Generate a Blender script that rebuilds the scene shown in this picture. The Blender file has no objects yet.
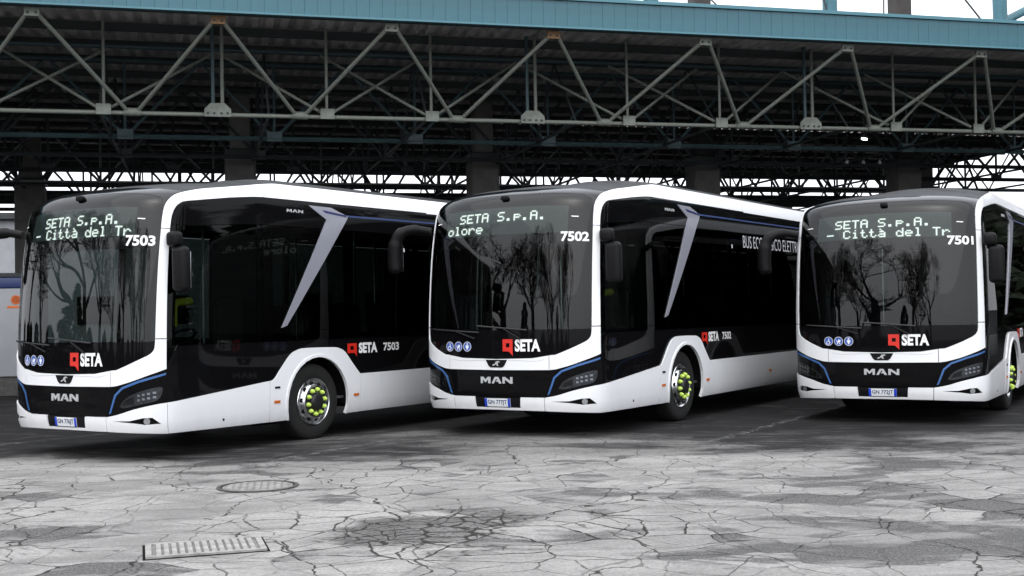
import bpy, bmesh, math, random
import numpy as np
from mathutils import Vector, Matrix
R = math.radians
scene = bpy.context.scene
col = scene.collection

# ------------------------------------------------------------------ camera
cam_d = bpy.data.cameras.new('camera'); cam = bpy.data.objects.new('camera', cam_d); col.objects.link(cam)
cam_d.sensor_width = 36.0; cam_d.lens = 1220.0 / 1024 * 36
cam_d.clip_start = 0.1; cam_d.clip_end = 3000
cam.matrix_world = Matrix.Translation((0, 0, 1.57)) @ Matrix.Rotation(R(90 + 1.097), 4, 'X') @ Matrix.Rotation(R(-1.037), 4, 'Z')
scene.camera = cam
# ------------------------------------------------------------------ sky, sun, exposure
SUN_EL, SUN_AZ = 58.0, 195.0            # azimuth clockwise from +Y: behind the camera, a little to the left
world = bpy.data.worlds.new('World'); scene.world = world; world.use_nodes = True
nt = world.node_tree; nt.nodes.clear()
sky = nt.nodes.new('ShaderNodeTexSky'); sky.sky_type = 'NISHITA'; sky.sun_disc = False
sky.sun_elevation = R(SUN_EL); sky.sun_rotation = R(SUN_AZ); sky.air_density = 1.0; sky.dust_density = 4.0; sky.ozone_density = 1.0
hs = nt.nodes.new('ShaderNodeHueSaturation'); hs.inputs['Saturation'].default_value = 0.22
cl = nt.nodes.new('ShaderNodeMix'); cl.data_type = 'RGBA'; cl.inputs[0].default_value = 0.6
cl.inputs[7].default_value = (9.6, 9.9, 10.6, 1)      # a thin even cloud layer over the sky
bg = nt.nodes.new('ShaderNodeBackground'); bg.inputs['Strength'].default_value = 0.125
wo = nt.nodes.new('ShaderNodeOutputWorld')
nt.links.new(sky.outputs[0], hs.inputs['Color']); nt.links.new(hs.outputs[0], cl.inputs[6])
nt.links.new(cl.outputs[2], bg.inputs['Color']); nt.links.new(bg.outputs[0], wo.inputs[0])
sun_d = bpy.data.lights.new('sun', 'SUN'); sun_d.energy = 0.6; sun_d.angle = R(100); sun_d.color = (1.0, 0.97, 0.92)
sun = bpy.data.objects.new('sun', sun_d); col.objects.link(sun)
sdir = Vector((math.sin(R(SUN_AZ)) * math.cos(R(SUN_EL)), math.cos(R(SUN_AZ)) * math.cos(R(SUN_EL)), math.sin(R(SUN_EL))))
sun.rotation_euler = sdir.to_track_quat('Z', 'Y').to_euler()
sun.location = (0, -20, 40)
vs = scene.view_settings
vs.view_transform = 'Standard'; vs.look = 'None'; vs.gamma = 1; vs.use_curve_mapping = False
vs.exposure = 0.98
scene.cycles.max_bounces = 10; scene.cycles.transparent_max_bounces = 16; scene.cycles.glossy_bounces = 5
scene.cycles.caustics_reflective = False; scene.cycles.caustics_refractive = False

# ------------------------------------------------------------------ materials
def new_mat(name):
    m = bpy.data.materials.new(name); m.use_nodes = True
    return m, m.node_tree, m.node_tree.nodes, m.node_tree.nodes['Principled BSDF']
def mat(name, c, rough=0.5, metal=0.0, coat=0.0, var=0.0, vscale=3.0, spec=0.5, bump=0.0, bscale=40.0, rvar=0.0, emit=None, es=0.0):
    m, t, N, b = new_mat(name); L = t.links
    b.inputs['Base Color'].default_value = (*c, 1); b.inputs['Roughness'].default_value = rough
    b.inputs['Metallic'].default_value = metal; b.inputs['Coat Weight'].default_value = coat
    b.inputs['Coat Roughness'].default_value = 0.03; b.inputs['Specular IOR Level'].default_value = spec
    if emit: b.inputs['Emission Color'].default_value = (*emit, 1); b.inputs['Emission Strength'].default_value = es
    if var or bump or rvar:
        tc = N.new('ShaderNodeTexCoord')
    if var or rvar:
        n = N.new('ShaderNodeTexNoise'); n.inputs['Scale'].default_value = vscale; n.inputs['Detail'].default_value = 7; n.inputs['Roughness'].default_value = 0.62
        L.new(tc.outputs['Object'], n.inputs['Vector'])
    if var:
        mr = N.new('ShaderNodeMapRange'); mr.inputs[1].default_value = 0.3; mr.inputs[2].default_value = 0.7
        mr.inputs[3].default_value = 1 - var; mr.inputs[4].default_value = 1 + var
        L.new(n.outputs['Fac'], mr.inputs[0])
        mx = N.new('ShaderNodeMix'); mx.data_type = 'RGBA'; mx.blend_type = 'MULTIPLY'; mx.inputs[0].default_value = 1
        mx.inputs[6].default_value = (*c, 1)
        cr = N.new('ShaderNodeCombineColor')
        for i in range(3): L.new(mr.outputs[0], cr.inputs[i])
        L.new(cr.outputs[0], mx.inputs[7]); L.new(mx.outputs[2], b.inputs['Base Color'])
    if rvar:
        m2 = N.new('ShaderNodeMapRange'); m2.inputs[1].default_value = 0.3; m2.inputs[2].default_value = 0.7
        m2.inputs[3].default_value = max(0, rough - rvar); m2.inputs[4].default_value = rough + rvar
        L.new(n.outputs['Fac'], m2.inputs[0]); L.new(m2.outputs[0], b.inputs['Roughness'])
    if bump:
        n2 = N.new('ShaderNodeTexNoise'); n2.inputs['Scale'].default_value = bscale; n2.inputs['Detail'].default_value = 4
        L.new(tc.outputs['Object'], n2.inputs['Vector'])
        bp = N.new('ShaderNodeBump'); bp.inputs['Strength'].default_value = bump; bp.inputs['Distance'].default_value = 0.01
        L.new(n2.outputs['Fac'], bp.inputs['Height']); L.new(bp.outputs[0], b.inputs['Normal'])
    return m
def glass_mat(name, tint, ior=1.5, rough=0.0):
    m, t, N, b = new_mat(name); N.remove(b); L = t.links
    tr = N.new('ShaderNodeBsdfTransparent'); tr.inputs[0].default_value = (*tint, 1)
    gl = N.new('ShaderNodeBsdfGlossy'); gl.inputs['Roughness'].default_value = rough
    fr = N.new('ShaderNodeFresnel'); fr.inputs[0].default_value = ior
    mx = N.new('ShaderNodeMixShader')
    L.new(fr.outputs[0], mx.inputs[0]); L.new(tr.outputs[0], mx.inputs[1]); L.new(gl.outputs[0], mx.inputs[2])
    L.new(mx.outputs[0], N['Material Output'].inputs[0])
    return m
def paint_white():
    m = mat('white_paint', (0.80, 0.81, 0.83), 0.30, coat=0.35, var=0.012, vscale=1.2)
    m.node_tree.nodes['Principled BSDF'].inputs['Coat Roughness'].default_value = 0.12
    t = m.node_tree; N = t.nodes; L = t.links; b = N['Principled BSDF']
    # road film: a little grey dirt on the lowest centimetres, broken up by noise
    tc = N.new('ShaderNodeTexCoord'); sp = N.new('ShaderNodeSeparateXYZ'); L.new(tc.outputs['Object'], sp.inputs[0])
    n = N.new('ShaderNodeTexNoise'); n.inputs['Scale'].default_value = 9; n.inputs['Detail'].default_value = 6
    mp = N.new('ShaderNodeMapping'); mp.inputs['Scale'].default_value = (1, 1, 0.35); L.new(tc.outputs['Object'], mp.inputs[0]); L.new(mp.outputs[0], n.inputs['Vector'])
    mr = N.new('ShaderNodeMapRange'); mr.inputs[1].default_value = 0.62; mr.inputs[2].default_value = 0.28; mr.inputs[3].default_value = 0; mr.inputs[4].default_value = 0.32
    L.new(sp.outputs['Z'], mr.inputs[0])
    mu = N.new('ShaderNodeMath'); mu.operation = 'MULTIPLY'; L.new(mr.outputs[0], mu.inputs[0]); L.new(n.outputs['Fac'], mu.inputs[1])
    mx = N.new('ShaderNodeMix'); mx.data_type = 'RGBA'; L.new(mu.outputs[0], mx.inputs[0])
    src = b.inputs['Base Color'].links[0].from_socket
    L.new(src, mx.inputs[6]); mx.inputs[7].default_value = (0.34, 0.33, 0.32, 1)
    L.new(mx.outputs[2], b.inputs['Base Color'])
    return m
M = dict(
    white=paint_white(),
    blackgloss=mat('black_gloss', (0.004, 0.004, 0.0045), 0.04, spec=0.10, rvar=0.02, vscale=2),
    forehead=mat('forehead_gloss', (0.006, 0.006, 0.008), 0.07, spec=0.5),
    blackplast=mat('black_plastic', (0.0045, 0.0045, 0.005), 0.45, spec=0.16, var=0.2, bump=0.05, bscale=300),
    matte=mat('matte_black', (0.006, 0.006, 0.006), 0.9, spec=0.1),
    roof=mat('roof_grey', (0.009, 0.0093, 0.011), 0.48, spec=0.35, var=0.25, vscale=6, rvar=0.06),
    rubber=mat('rubber', (0.006, 0.006, 0.006), 0.8, var=0.35, vscale=14, bump=0.15, bscale=90),
    badge=mat('badge_silver', (0.48, 0.49, 0.50), 0.22, metal=0.15, coat=0.5),
    chrome=mat('chrome', (0.72, 0.73, 0.75), 0.14, metal=1),
    alloy=mat('alloy', (0.80, 0.81, 0.82), 0.17, metal=1, var=0.12, vscale=12, rvar=0.06),
    darkmetal=mat('dark_metal', (0.03, 0.03, 0.032), 0.45, metal=0.6),
    nut=mat('nut_yellow', (0.60, 0.82, 0.14), 0.5),
    silver=mat('silver_paint', (0.30, 0.305, 0.355), 0.32, metal=0.25, coat=0.4),
    blue=mat('blue_trim', (0.035, 0.11, 0.30), 0.25, coat=0.5),
    navy=mat('navy_trim', (0.012, 0.02, 0.11), 0.25, coat=0.5),
    red=mat('red_print', (0.62, 0.022, 0.012), 0.4),
    print=mat('white_print', (0.82, 0.82, 0.82), 0.4),
    printdim=mat('grey_print', (0.55, 0.56, 0.58), 0.4),
    iconblue=mat('icon_blue', (0.035, 0.10, 0.42), 0.35),
    plate=mat('plate_white', (0.72, 0.74, 0.76), 0.35),
    plateblue=mat('plate_blue', (0.01, 0.05, 0.50), 0.35),
    amber=mat('amber', (0.55, 0.13, 0.015), 0.25),
    led=mat('led', (0.7, 0.75, 0.65), 0.5, emit=(1.0, 1.0, 0.97), es=1.5),
    ledboard=mat('led_board', (0.37, 0.42, 0.42), 0.55, var=0.1, vscale=8),
    lampgrey=mat('lamp_grey', (0.06, 0.062, 0.068), 0.3, metal=0.7, var=0.5, vscale=25),
    lens=glass_mat('lamp_lens', (0.85, 0.87, 0.9)),
    reflector=mat('reflector', (0.42, 0.43, 0.45), 0.3, metal=0.7),
    wglass=glass_mat('windscreen_glass', (0.30, 0.35, 0.335), 1.52),
    sglass=glass_mat('side_glass', (0.065, 0.08, 0.075), 1.28),
    cglass=glass_mat('cab_glass', (0.22, 0.26, 0.25), 1.28),
    seat=mat('seat_fabric', (0.035, 0.045, 0.09), 0.85, var=0.4, vscale=30),
    dash=mat('dash', (0.02, 0.021, 0.023), 0.6, var=0.2, vscale=20),
    liner=mat('liner', (0.30, 0.31, 0.31), 0.6),
    ifloor=mat('interior_floor', (0.06, 0.06, 0.065), 0.7),
    yellow=mat('yellow_rail', (0.62, 0.66, 0.03), 0.4),
    steelcream=mat('cream_steel', (0.19, 0.207, 0.18), 0.55, var=0.38, vscale=5, rvar=0.1),
    rust=mat('rusty_steel', (0.22, 0.13, 0.065), 0.8, var=0.5, vscale=14),
    steelteal=mat('teal_steel', (0.045, 0.085, 0.095), 0.5, var=0.3, vscale=3),
    steeldark=mat('dark_steel', (0.030, 0.036, 0.038), 0.6, var=0.3, vscale=2),
    fascia=mat('fascia_blue', (0.031, 0.114, 0.148), 0.42, var=0.20, vscale=1.1, rvar=0.08),
    fasciatrim=mat('fascia_trim', (0.062, 0.185, 0.23), 0.4, var=0.1, vscale=2),
    deck=mat('deck', (0.74, 0.70, 0.68), 0.6, var=0.35, vscale=1.5),
    concrete=mat('concrete', (0.17, 0.165, 0.155), 0.85, var=0.28, vscale=1.6, bump=0.2, bscale=25),
    dustiron=mat('dusty_iron', (0.27, 0.265, 0.255), 0.75, var=0.4, vscale=9, bump=0.3, bscale=60),
    stripe=mat('stripe_blue', (0.02, 0.045, 0.15), 0.3),
    iron=mat('cast_iron', (0.055, 0.053, 0.05), 0.6, var=0.45, vscale=12, bump=0.3, bscale=60),
    coveriron=mat('cover_iron', (0.17, 0.167, 0.162), 0.75, var=0.4, vscale=9),
    mastdark=mat('mast_dark', (0.022, 0.020, 0.019), 0.7, var=0.3, vscale=3),
    bark=mat('bark', (0.045, 0.038, 0.032), 0.9, var=0.4, vscale=5),
    kioskgrey=mat('kiosk_grey', (0.33, 0.34, 0.36), 0.4, var=0.08, vscale=2),
    kioskblue=mat('kiosk_blue', (0.03, 0.05, 0.16), 0.4),
    orange=mat('orange_print', (0.75, 0.16, 0.02), 0.4),
    lamp=mat('tube_lamp', (0.8, 0.8, 0.8), 0.4, emit=(1, 0.98, 0.95), es=5),
)

# ------------------------------------------------------------------ general mesh helpers
def link(name, me, m, parent=None, props=None):
    o = bpy.data.objects.new(name, me); col.objects.link(o)
    if m is not None and not me.materials: me.materials.append(m)
    if parent is not None: o.parent = parent
    return o
def tag(o, label=None, cat=None, group=None, kind=None):
    if label: o['label'] = label
    if cat: o['category'] = cat
    if group: o['group'] = group
    if kind: o['kind'] = kind
    return o
def empty(name, loc=(0, 0, 0), rz=0.0):
    o = bpy.data.objects.new(name, None); col.objects.link(o); o.location = loc; o.rotation_euler = (0, 0, rz)
    o.empty_display_size = 0.3
    return o
def from_bm(name, bm, smooth=False):
    bmesh.ops.recalc_face_normals(bm, faces=bm.faces)
    me = bpy.data.meshes.new(name); bm.to_mesh(me); bm.free()
    if smooth:
        for p in me.polygons: p.use_smooth = True
        me.set_sharp_from_angle(angle=R(38))
    return me
def bm_box(bm, c, s, bev=0.0, seg=2, rot=None):
    v = bmesh.ops.create_cube(bm, size=1.0)['verts']
    for q in v: q.co = Vector((q.co.x * s[0], q.co.y * s[1], q.co.z * s[2]))
    if bev > 0:
        es = list({e for q in v for e in q.link_edges})
        g = bmesh.ops.bevel(bm, geom=es, offset=bev, segments=seg, profile=0.5, affect='EDGES')
        v = list({q for f in g['faces'] for q in f.verts} | {q for q in v if q.is_valid})
    for q in v:
        if rot is not None: q.co = rot @ q.co
        q.co += Vector(c)
def box(name, c, s, m, parent=None, bev=0.0, rot=None, seg=2):
    bm = bmesh.new(); bm_box(bm, c, s, bev, seg, rot)
    return link(name, from_bm(name, bm, bev > 0), m, parent)
def frames(pts):
    pts = [Vector(p) for p in pts]; out = []
    for i, p in enumerate(pts):
        d = (pts[min(i + 1, len(pts) - 1)] - pts[max(i - 1, 0)]).normalized()
        up = Vector((0, 0, 1)) if abs(d.z) < 0.95 else Vector((1, 0, 0))
        a = d.cross(up).normalized(); b = a.cross(d).normalized()
        out.append((p, a, b))
    return out
def bm_tube(bm, pts, rad, n=8, caps=True, flat=1.0):
    rings = []
    if not hasattr(rad, '__len__'): rad = [rad] * len(pts)
    prev = None
    for (p, a, b), r in zip(frames(pts), rad):
        if prev is not None and a.dot(prev) < 0: a, b = -a, -b
        prev = a
        rings.append([bm.verts.new(p + a * (r * math.cos(2 * math.pi * k / n)) + b * (r * flat * math.sin(2 * math.pi * k / n))) for k in range(n)])
    for r0, r1 in zip(rings, rings[1:]):
        for k in range(n): bm.faces.new((r0[k], r0[(k + 1) % n], r1[(k + 1) % n], r1[k]))
    if caps: bm.faces.new(rings[0][::-1]); bm.faces.new(rings[-1])
def tube(name, pts, rad, m, parent=None, n=8, flat=1.0, smooth=True):
    bm = bmesh.new(); bm_tube(bm, pts, rad, n, True, flat)
    return link(name, from_bm(name, bm, smooth), m, parent)
def bm_lathe(bm, prof, n=48, axis='X'):
    # prof: list of (along axis, radius)
    rings = []
    for (h, r) in prof:
        ring = []
        for k in range(n):
            a = 2 * math.pi * k / n
            ring.append(bm.verts.new((h, r * math.cos(a), r * math.sin(a)) if axis == 'X' else (r * math.cos(a), r * math.sin(a), h)))
        rings.append(ring)
    for r0, r1 in zip(rings, rings[1:]):
        for k in range(n): bm.faces.new((r0[k], r0[(k + 1) % n], r1[(k + 1) % n], r1[k]))
    return rings
def catmull(pts, n=6):
    P = [np.array(p, float) for p in pts]; P = [2 * P[0] - P[1]] + P + [2 * P[-1] - P[-2]]
    out = []
    for i in range(1, len(P) - 2):
        for k in range(n):
            t = k / n; a, b, c, d = P[i - 1], P[i], P[i + 1], P[i + 2]
            out.append(tuple(0.5 * (2 * b + (c - a) * t + (2 * a - 5 * b + 4 * c - d) * t * t + (3 * b - a - 3 * c + d) * t ** 3)))
    out.append(tuple(P[-2])); return out

# ------------------------------------------------------------------ the ground
def ground_material():
    m, t, N, b = new_mat('ground_asphalt'); L = t.links
    tc = N.new('ShaderNodeTexCoord')
    def noise(scale, detail=6, rough=0.6, vec=None, dist=0.0):
        n = N.new('ShaderNodeTexNoise'); n.inputs['Scale'].default_value = scale; n.inputs['Detail'].default_value = detail
        n.inputs['Roughness'].default_value = rough; n.inputs['Distortion'].default_value = dist
        L.new(vec if vec is not None else tc.outputs['Object'], n.inputs['Vector']); return n
    def mrange(src, a, bb, c=0.0, d=1.0):
        n = N.new('ShaderNodeMapRange'); n.interpolation_type = 'SMOOTHSTEP'
        for i, v in ((1, a), (2, bb), (3, c), (4, d)): n.inputs[i].default_value = v
        L.new(src, n.inputs[0]); return n.outputs[0]
    def math_(op, a, bb=None):
        n = N.new('ShaderNodeMath'); n.operation = op
        for i, v in ((0, a), (1, bb)):
            if v is None: continue
            if isinstance(v, (int, float)): n.inputs[i].default_value = v
            else: L.new(v, n.inputs[i])
        return n.outputs[0]
    def mixc(f, a, bb):
        n = N.new('ShaderNodeMix'); n.data_type = 'RGBA'
        if isinstance(f, (int, float)): n.inputs[0].default_value = f
        else: L.new(f, n.inputs[0])
        for i, v in ((6, a), (7, bb)):
            if isinstance(v, tuple): n.inputs[i].default_value = (*v, 1)
            else: L.new(v, n.inputs[i])
        return n.outputs[2]
    sp = N.new('ShaderNodeSeparateXYZ'); L.new(tc.outputs['Object'], sp.inputs[0])
    st = N.new('ShaderNodeMapping'); st.inputs['Scale'].default_value = (0.55, 1.0, 1.0); st.inputs['Rotation'].default_value = (0, 0, R(-14)); L.new(tc.outputs['Object'], st.inputs[0])
    big = noise(0.42, 5, 0.55, st.outputs[0]).outputs['Fac']
    mid = noise(1.5, 7, 0.68, st.outputs[0], 0.6).outputs['Fac']
    fine = noise(26, 5, 0.7).outputs['Fac']
    grit = noise(160, 2, 0.5).outputs['Fac']
    # old pale, worn surfacing in front; younger dark surfacing where the buses stand
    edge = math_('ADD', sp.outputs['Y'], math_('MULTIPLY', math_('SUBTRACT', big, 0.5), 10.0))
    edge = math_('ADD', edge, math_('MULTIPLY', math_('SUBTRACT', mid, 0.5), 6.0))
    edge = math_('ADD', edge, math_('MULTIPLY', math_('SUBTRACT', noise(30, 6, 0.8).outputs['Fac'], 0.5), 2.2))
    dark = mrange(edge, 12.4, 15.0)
    deep = mrange(edge, 13.6, 17.5)  # darkens further towards the buses: their shade is mixed into the asphalt colour
    pale = mixc(mrange(mid, 0.35, 0.65), (0.215, 0.211, 0.205), (0.375, 0.367, 0.356))
    pale = mixc(mrange(fine, 0.38, 0.62), mixc(0.72, (0.12, 0.12, 0.12), pale), pale)
    # the warp shared by cracks and by the islands between them
    wv = N.new('ShaderNodeVectorMath'); wv.operation = 'MULTIPLY_ADD'
    nv = N.new('ShaderNodeTexNoise'); nv.inputs['Scale'].default_value = 1.7; nv.inputs['Detail'].default_value = 4; nv.inputs['Roughness'].default_value = 0.5; L.new(tc.outputs['Object'], nv.inputs['Vector'])
    L.new(nv.outputs['Color'], wv.inputs[0]); wv.inputs[1].default_value = (0.62, 0.62, 0); L.new(tc.outputs['Object'], wv.inputs[2])
    def warp2(k):
        w = N.new('ShaderNodeVectorMath'); w.operation = 'MULTIPLY_ADD'; L.new(nv.outputs['Color'], w.inputs[0]); w.inputs[1].default_value = (k, k, 0); L.new(tc.outputs['Object'], w.inputs[2]); return w.outputs[0]
    wfine = warp2(0.30)
    def island(scale):
        v = N.new('ShaderNodeTexVoronoi'); v.voronoi_dimensions = '2D'; v.feature = 'F1'; v.inputs['Scale'].default_value = scale
        L.new(wfine if scale > 1 else wv.outputs[0], v.inputs['Vector'])
        q = N.new('ShaderNodeSeparateColor'); L.new(v.outputs['Color'], q.inputs[0]); return q.outputs[0]
    isl = math_('ADD', math_('MULTIPLY', math_('SUBTRACT', island(2.1), 0.5), 0.075), math_('MULTIPLY', math_('SUBTRACT', island(0.62), 0.5), 0.03))
    # bare patches where the pale layer has worn through to grey stone
    worn = mrange(math_('ADD', isl, math_('ADD', math_('MULTIPLY', mid, 0.55), math_('MULTIPLY', big, 0.62))), 0.590, 0.665)
    agg = noise(48, 5, 0.8).outputs['Fac']
    worn = math_('MULTIPLY', worn, mrange(agg, 0.34, 0.56, 0.35, 1.0))
    greyc = mixc(mrange(grit, 0.35, 0.65), (0.045, 0.045, 0.046), (0.125, 0.123, 0.121))
    speck = mrange(noise(40, 8, 0.8).outputs['Fac'], 0.34, 0.62, 0.74, 1.08)
    sc = N.new('ShaderNodeVectorMath'); sc.operation = 'SCALE'; L.new(pale, sc.inputs[0]); L.new(speck, sc.inputs['Scale'])
    c = mixc(worn, sc.outputs[0], greyc)
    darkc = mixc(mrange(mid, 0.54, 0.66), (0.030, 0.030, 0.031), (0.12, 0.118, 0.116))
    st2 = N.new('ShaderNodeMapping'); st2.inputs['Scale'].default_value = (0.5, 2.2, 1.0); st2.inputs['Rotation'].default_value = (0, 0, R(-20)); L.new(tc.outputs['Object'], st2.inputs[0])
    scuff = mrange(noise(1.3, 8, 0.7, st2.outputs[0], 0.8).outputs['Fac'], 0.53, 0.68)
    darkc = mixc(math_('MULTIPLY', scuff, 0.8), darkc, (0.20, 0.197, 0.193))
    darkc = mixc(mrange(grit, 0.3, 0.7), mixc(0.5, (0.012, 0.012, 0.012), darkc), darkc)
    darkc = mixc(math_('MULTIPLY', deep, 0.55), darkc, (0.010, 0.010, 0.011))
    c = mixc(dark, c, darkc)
    # cracks
    chip = mrange(noise(9, 4, 0.6).outputs['Fac'], 0.35, 0.7, 0.5, 1.9)
    def crack(scale, w0, w1):
        v = N.new('ShaderNodeTexVoronoi'); v.voronoi_dimensions = '2D'; v.feature = 'DISTANCE_TO_EDGE'; v.inputs['Scale'].default_value = scale
        L.new(wfine if scale > 1 else wv.outputs[0], v.inputs['Vector'])
        wn = math_('MULTIPLY', mrange(mid, 0.3, 0.7, w0, w1), chip)
        d = math_('DIVIDE', v.outputs['Distance'], wn)
        return mrange(d, 0.35, 1.0, 1.0, 0.0)
    c1 = crack(0.62, 0.003, 0.009)
    c1 = math_('MULTIPLY', c1, mrange(noise(0.5, 3).outputs['Fac'], 0.36, 0.50, 0.25, 1.0))
    c2 = crack(2.1, 0.008, 0.036)
    c3 = crack(4.4, 0.03, 0.13)
    c4 = crack(1.25, 0.003, 0.013)
    # alligator cracking gathers in the hollow in front of the middle bus
    dx = math_('SUBTRACT', sp.outputs['X'], 0.0); dy = math_('SUBTRACT', sp.outputs['Y'], 8.8)
    rr = math_('SQRT', math_('ADD', math_('MULTIPLY', dx, math_('MULTIPLY', dx, 0.22)), math_('MULTIPLY', dy, math_('MULTIPLY', dy, 0.9))))
    hol = mrange(math_('ADD', rr, math_('MULTIPLY', math_('SUBTRACT', big, 0.5), 2.2)), 0.6, 1.45, 1.0, 0.0)
    ex = math_('SUBTRACT', sp.outputs['X'], -0.55)
    r2 = math_('SQRT', math_('ADD', math_('MULTIPLY', ex, ex), math_('MULTIPLY', dy, math_('MULTIPLY', dy, 0.8))))
    core = mrange(math_('ADD', r2, math_('MULTIPLY', math_('SUBTRACT', mid, 0.5), 2.4)), 0.5, 0.85, 1.0, 0.0)
    area = math_('MAXIMUM', hol, mrange(noise(0.33, 4, 0.6).outputs['Fac'], 0.50, 0.60))
    c2 = math_('MULTIPLY', c2, mrange(area, 0.0, 1.0, 0.26, 1.0))
    c2 = math_('ADD', c2, math_('MULTIPLY', c3, core))
    cr = math_('MINIMUM', math_('ADD', math_('ADD', c1, math_('MULTIPLY', c4, 0.7)), c2), 1.0)
    cr = math_('MULTIPLY', cr, mrange(dark, 0.0, 1.0, 1.0, 0.35))
    c = mixc(math_('MULTIPLY', core, mrange(fine, 0.36, 0.56, 0.95, 0.55)), c, (0.06, 0.059, 0.058))
    c = mixc(math_('MULTIPLY', cr, 0.9), c, (0.018, 0.017, 0.016))
    L.new(c, b.inputs['Base Color'])
    rg = N.new('ShaderNodeMix'); rg.data_type = 'FLOAT'; L.new(dark, rg.inputs[0]); rg.inputs[2].default_value = 0.85; rg.inputs[3].default_value = 0.8
    L.new(rg.outputs[0], b.inputs['Roughness']); b.inputs['Specular IOR Level'].default_value = 0.12
    hgt = math_('ADD', math_('MULTIPLY', cr, -1.0), math_('ADD', math_('MULTIPLY', grit, 0.12), math_('ADD', math_('MULTIPLY', fine, 0.10), math_('MULTIPLY', worn, -0.25))))
    bp = N.new('ShaderNodeBump'); bp.inputs['Strength'].default_value = 0.8; bp.inputs['Distance'].default_value = 0.018
    L.new(hgt, bp.inputs['Height']); L.new(bp.outputs[0], b.inputs['Normal'])
    return m
def gz(x, y):
    # the yard has a slight camber: a ridge under the middle bus, a hollow under the right one
    c, s_ = math.cos(R(31.8)), math.sin(R(31.8))
    f = min(max((y - 11.5) / 3, 0), 1); f = f * f * (3 - 2 * f); g_ = min(max((45 - y) / 10, 0), 1)
    d2 = (x + .2) * c - (y - 14.98) * s_; d1 = (x - 4.85) * c - (y - 16.08) * s_
    return f * g_ * (.036 * math.exp(-(d2 / 2.0) ** 4) - .022 * math.exp(-(d1 / 2.0) ** 4))
def make_ground():
    bm = bmesh.new()
    xs = [-900, -300, -100, -40, -20] + [-14 + .5 * i for i in range(73)] + [30, 60, 120, 300, 900]
    ys = [-900, -200, -50, 0, 5] + [10 + .5 * i for i in range(72)] + [50, 80, 150, 400, 1500]
    grid = [[bm.verts.new((x, y, gz(x, y))) for x in xs] for y in ys]
    for i in range(len(ys) - 1):
        for j in range(len(xs) - 1): bm.faces.new((grid[i][j], grid[i][j + 1], grid[i + 1][j + 1], grid[i + 1][j]))
    for f in bm.faces: f.smooth = True
    g = link('ground', from_bm('ground', bm), ground_material()); tag(g, 'cracked pale and dark asphalt yard in front of the buses', 'ground', kind='structure')
make_ground()

# ------------------------------------------------------------------ canopy (t along the edge, n into the depth)
CA = R(14.35); CO = Vector((0, 25.785, 0)); CT = Vector((math.cos(CA), math.sin(CA), 0)); CN = Vector((-math.sin(CA), math.cos(CA), 0))
def cp(t, n, z): return Vector((t, n, z))          # canopy-local point; the canopy Empty carries the rotation
CZ, TZ, TN = 5.60, 7.12, -1.75
T0, T1, N1 = -32.0, 23.0, 22.6
SLOPE = -0.0042                                   # the roof edge falls slightly to the right
def dz(t): return SLOPE * (t + 9.25)
SROT = Matrix.Rotation(-math.atan(SLOPE), 3, 'Y')
canopy = empty('canopy', CO, CA)
tag(canopy, 'steel station canopy with cream truss bars and a blue edge above the buses', 'canopy')
UNIT = {}
def unit_cyl(n, m):
    k = (n, m.name)
    if k not in UNIT:
        bm = bmesh.new(); bm_tube(bm, [(0, 0, -0.5), (0, 0, 0.5)], 1.0, n)
        me = from_bm('bar', bm, True); me.materials.append(m); UNIT[k] = me
    return UNIT[k]
def bar(name, p, q, r, m, parent=canopy, n=10):
    p, q = Vector(p), Vector(q); d = q - p
    o = bpy.data.objects.new(name, unit_cyl(n, m)); col.objects.link(o); o.parent = parent
    o.matrix_local = Matrix.Translation((p + q) / 2) @ d.to_track_quat('Z', 'Y').to_matrix().to_4x4() @ Matrix.Diagonal((r, r, d.length, 1))
    return o
UNITB = {}
def unit_box(m):
    if m.name not in UNITB:
        bm = bmesh.new(); bm_box(bm, (0, 0, 0), (1, 1, 1)); me = from_bm('block', bm); me.materials.append(m); UNITB[m.name] = me
    return UNITB[m.name]
def block(name, c, s, m, parent=canopy, rot=None):
    o = bpy.data.objects.new(name, unit_box(m)); col.objects.link(o); o.parent = parent
    o.matrix_local = Matrix.Translation(c) @ (rot.to_4x4() if rot else Matrix.Identity(4)) @ Matrix.Diagonal((*s, 1))
    return o
TT0 = 0.5
LARGE = [TT0 + 6.5 * k for k in range(-4, 4)]
# front edge: fascia panels, drip trims
FN = -1.98; TM = (T0 + T1) / 2
pw = 0.245; t = -13.0
bm = bmesh.new(); bm_box(bm, (0, 0, 0), (pw - 0.001, 0.03, 0.52), 0.0035, 1); fp = from_bm('fascia_panel', bm); fp.materials.append(M['fascia'])
rnd = random.Random(9)
while t < T1:
    o = bpy.data.objects.new('fascia_panel', fp); col.objects.link(o); o.parent = canopy
    o.matrix_local = Matrix.Translation((t + pw / 2, FN + rnd.uniform(-.003, .003), 7.475 + dz(t + pw / 2))) @ SROT.to_4x4(); t += pw
block('fascia_run', ((T0 - 13) / 2, FN, 7.475 + dz((T0 - 13) / 2)), (-13 - T0 - 0.01, 0.03, 0.52), M['fascia'], rot=SROT)
block('fascia_backing', (TM, FN + 0.05, 7.475 + dz(TM)), (T1 - T0, 0.05, 0.50), M['fascia'], rot=SROT)
block('fascia_cap', (TM, FN + 0.02, 7.775 + dz(TM)), (T1 - T0, 0.16, 0.07), M['fasciatrim'], rot=SROT)
block('drip_edge', (TM, FN - 0.01, 7.20 + dz(TM)), (T1 - T0, 0.07, 0.035), M['fasciatrim'], rot=SROT)
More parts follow.
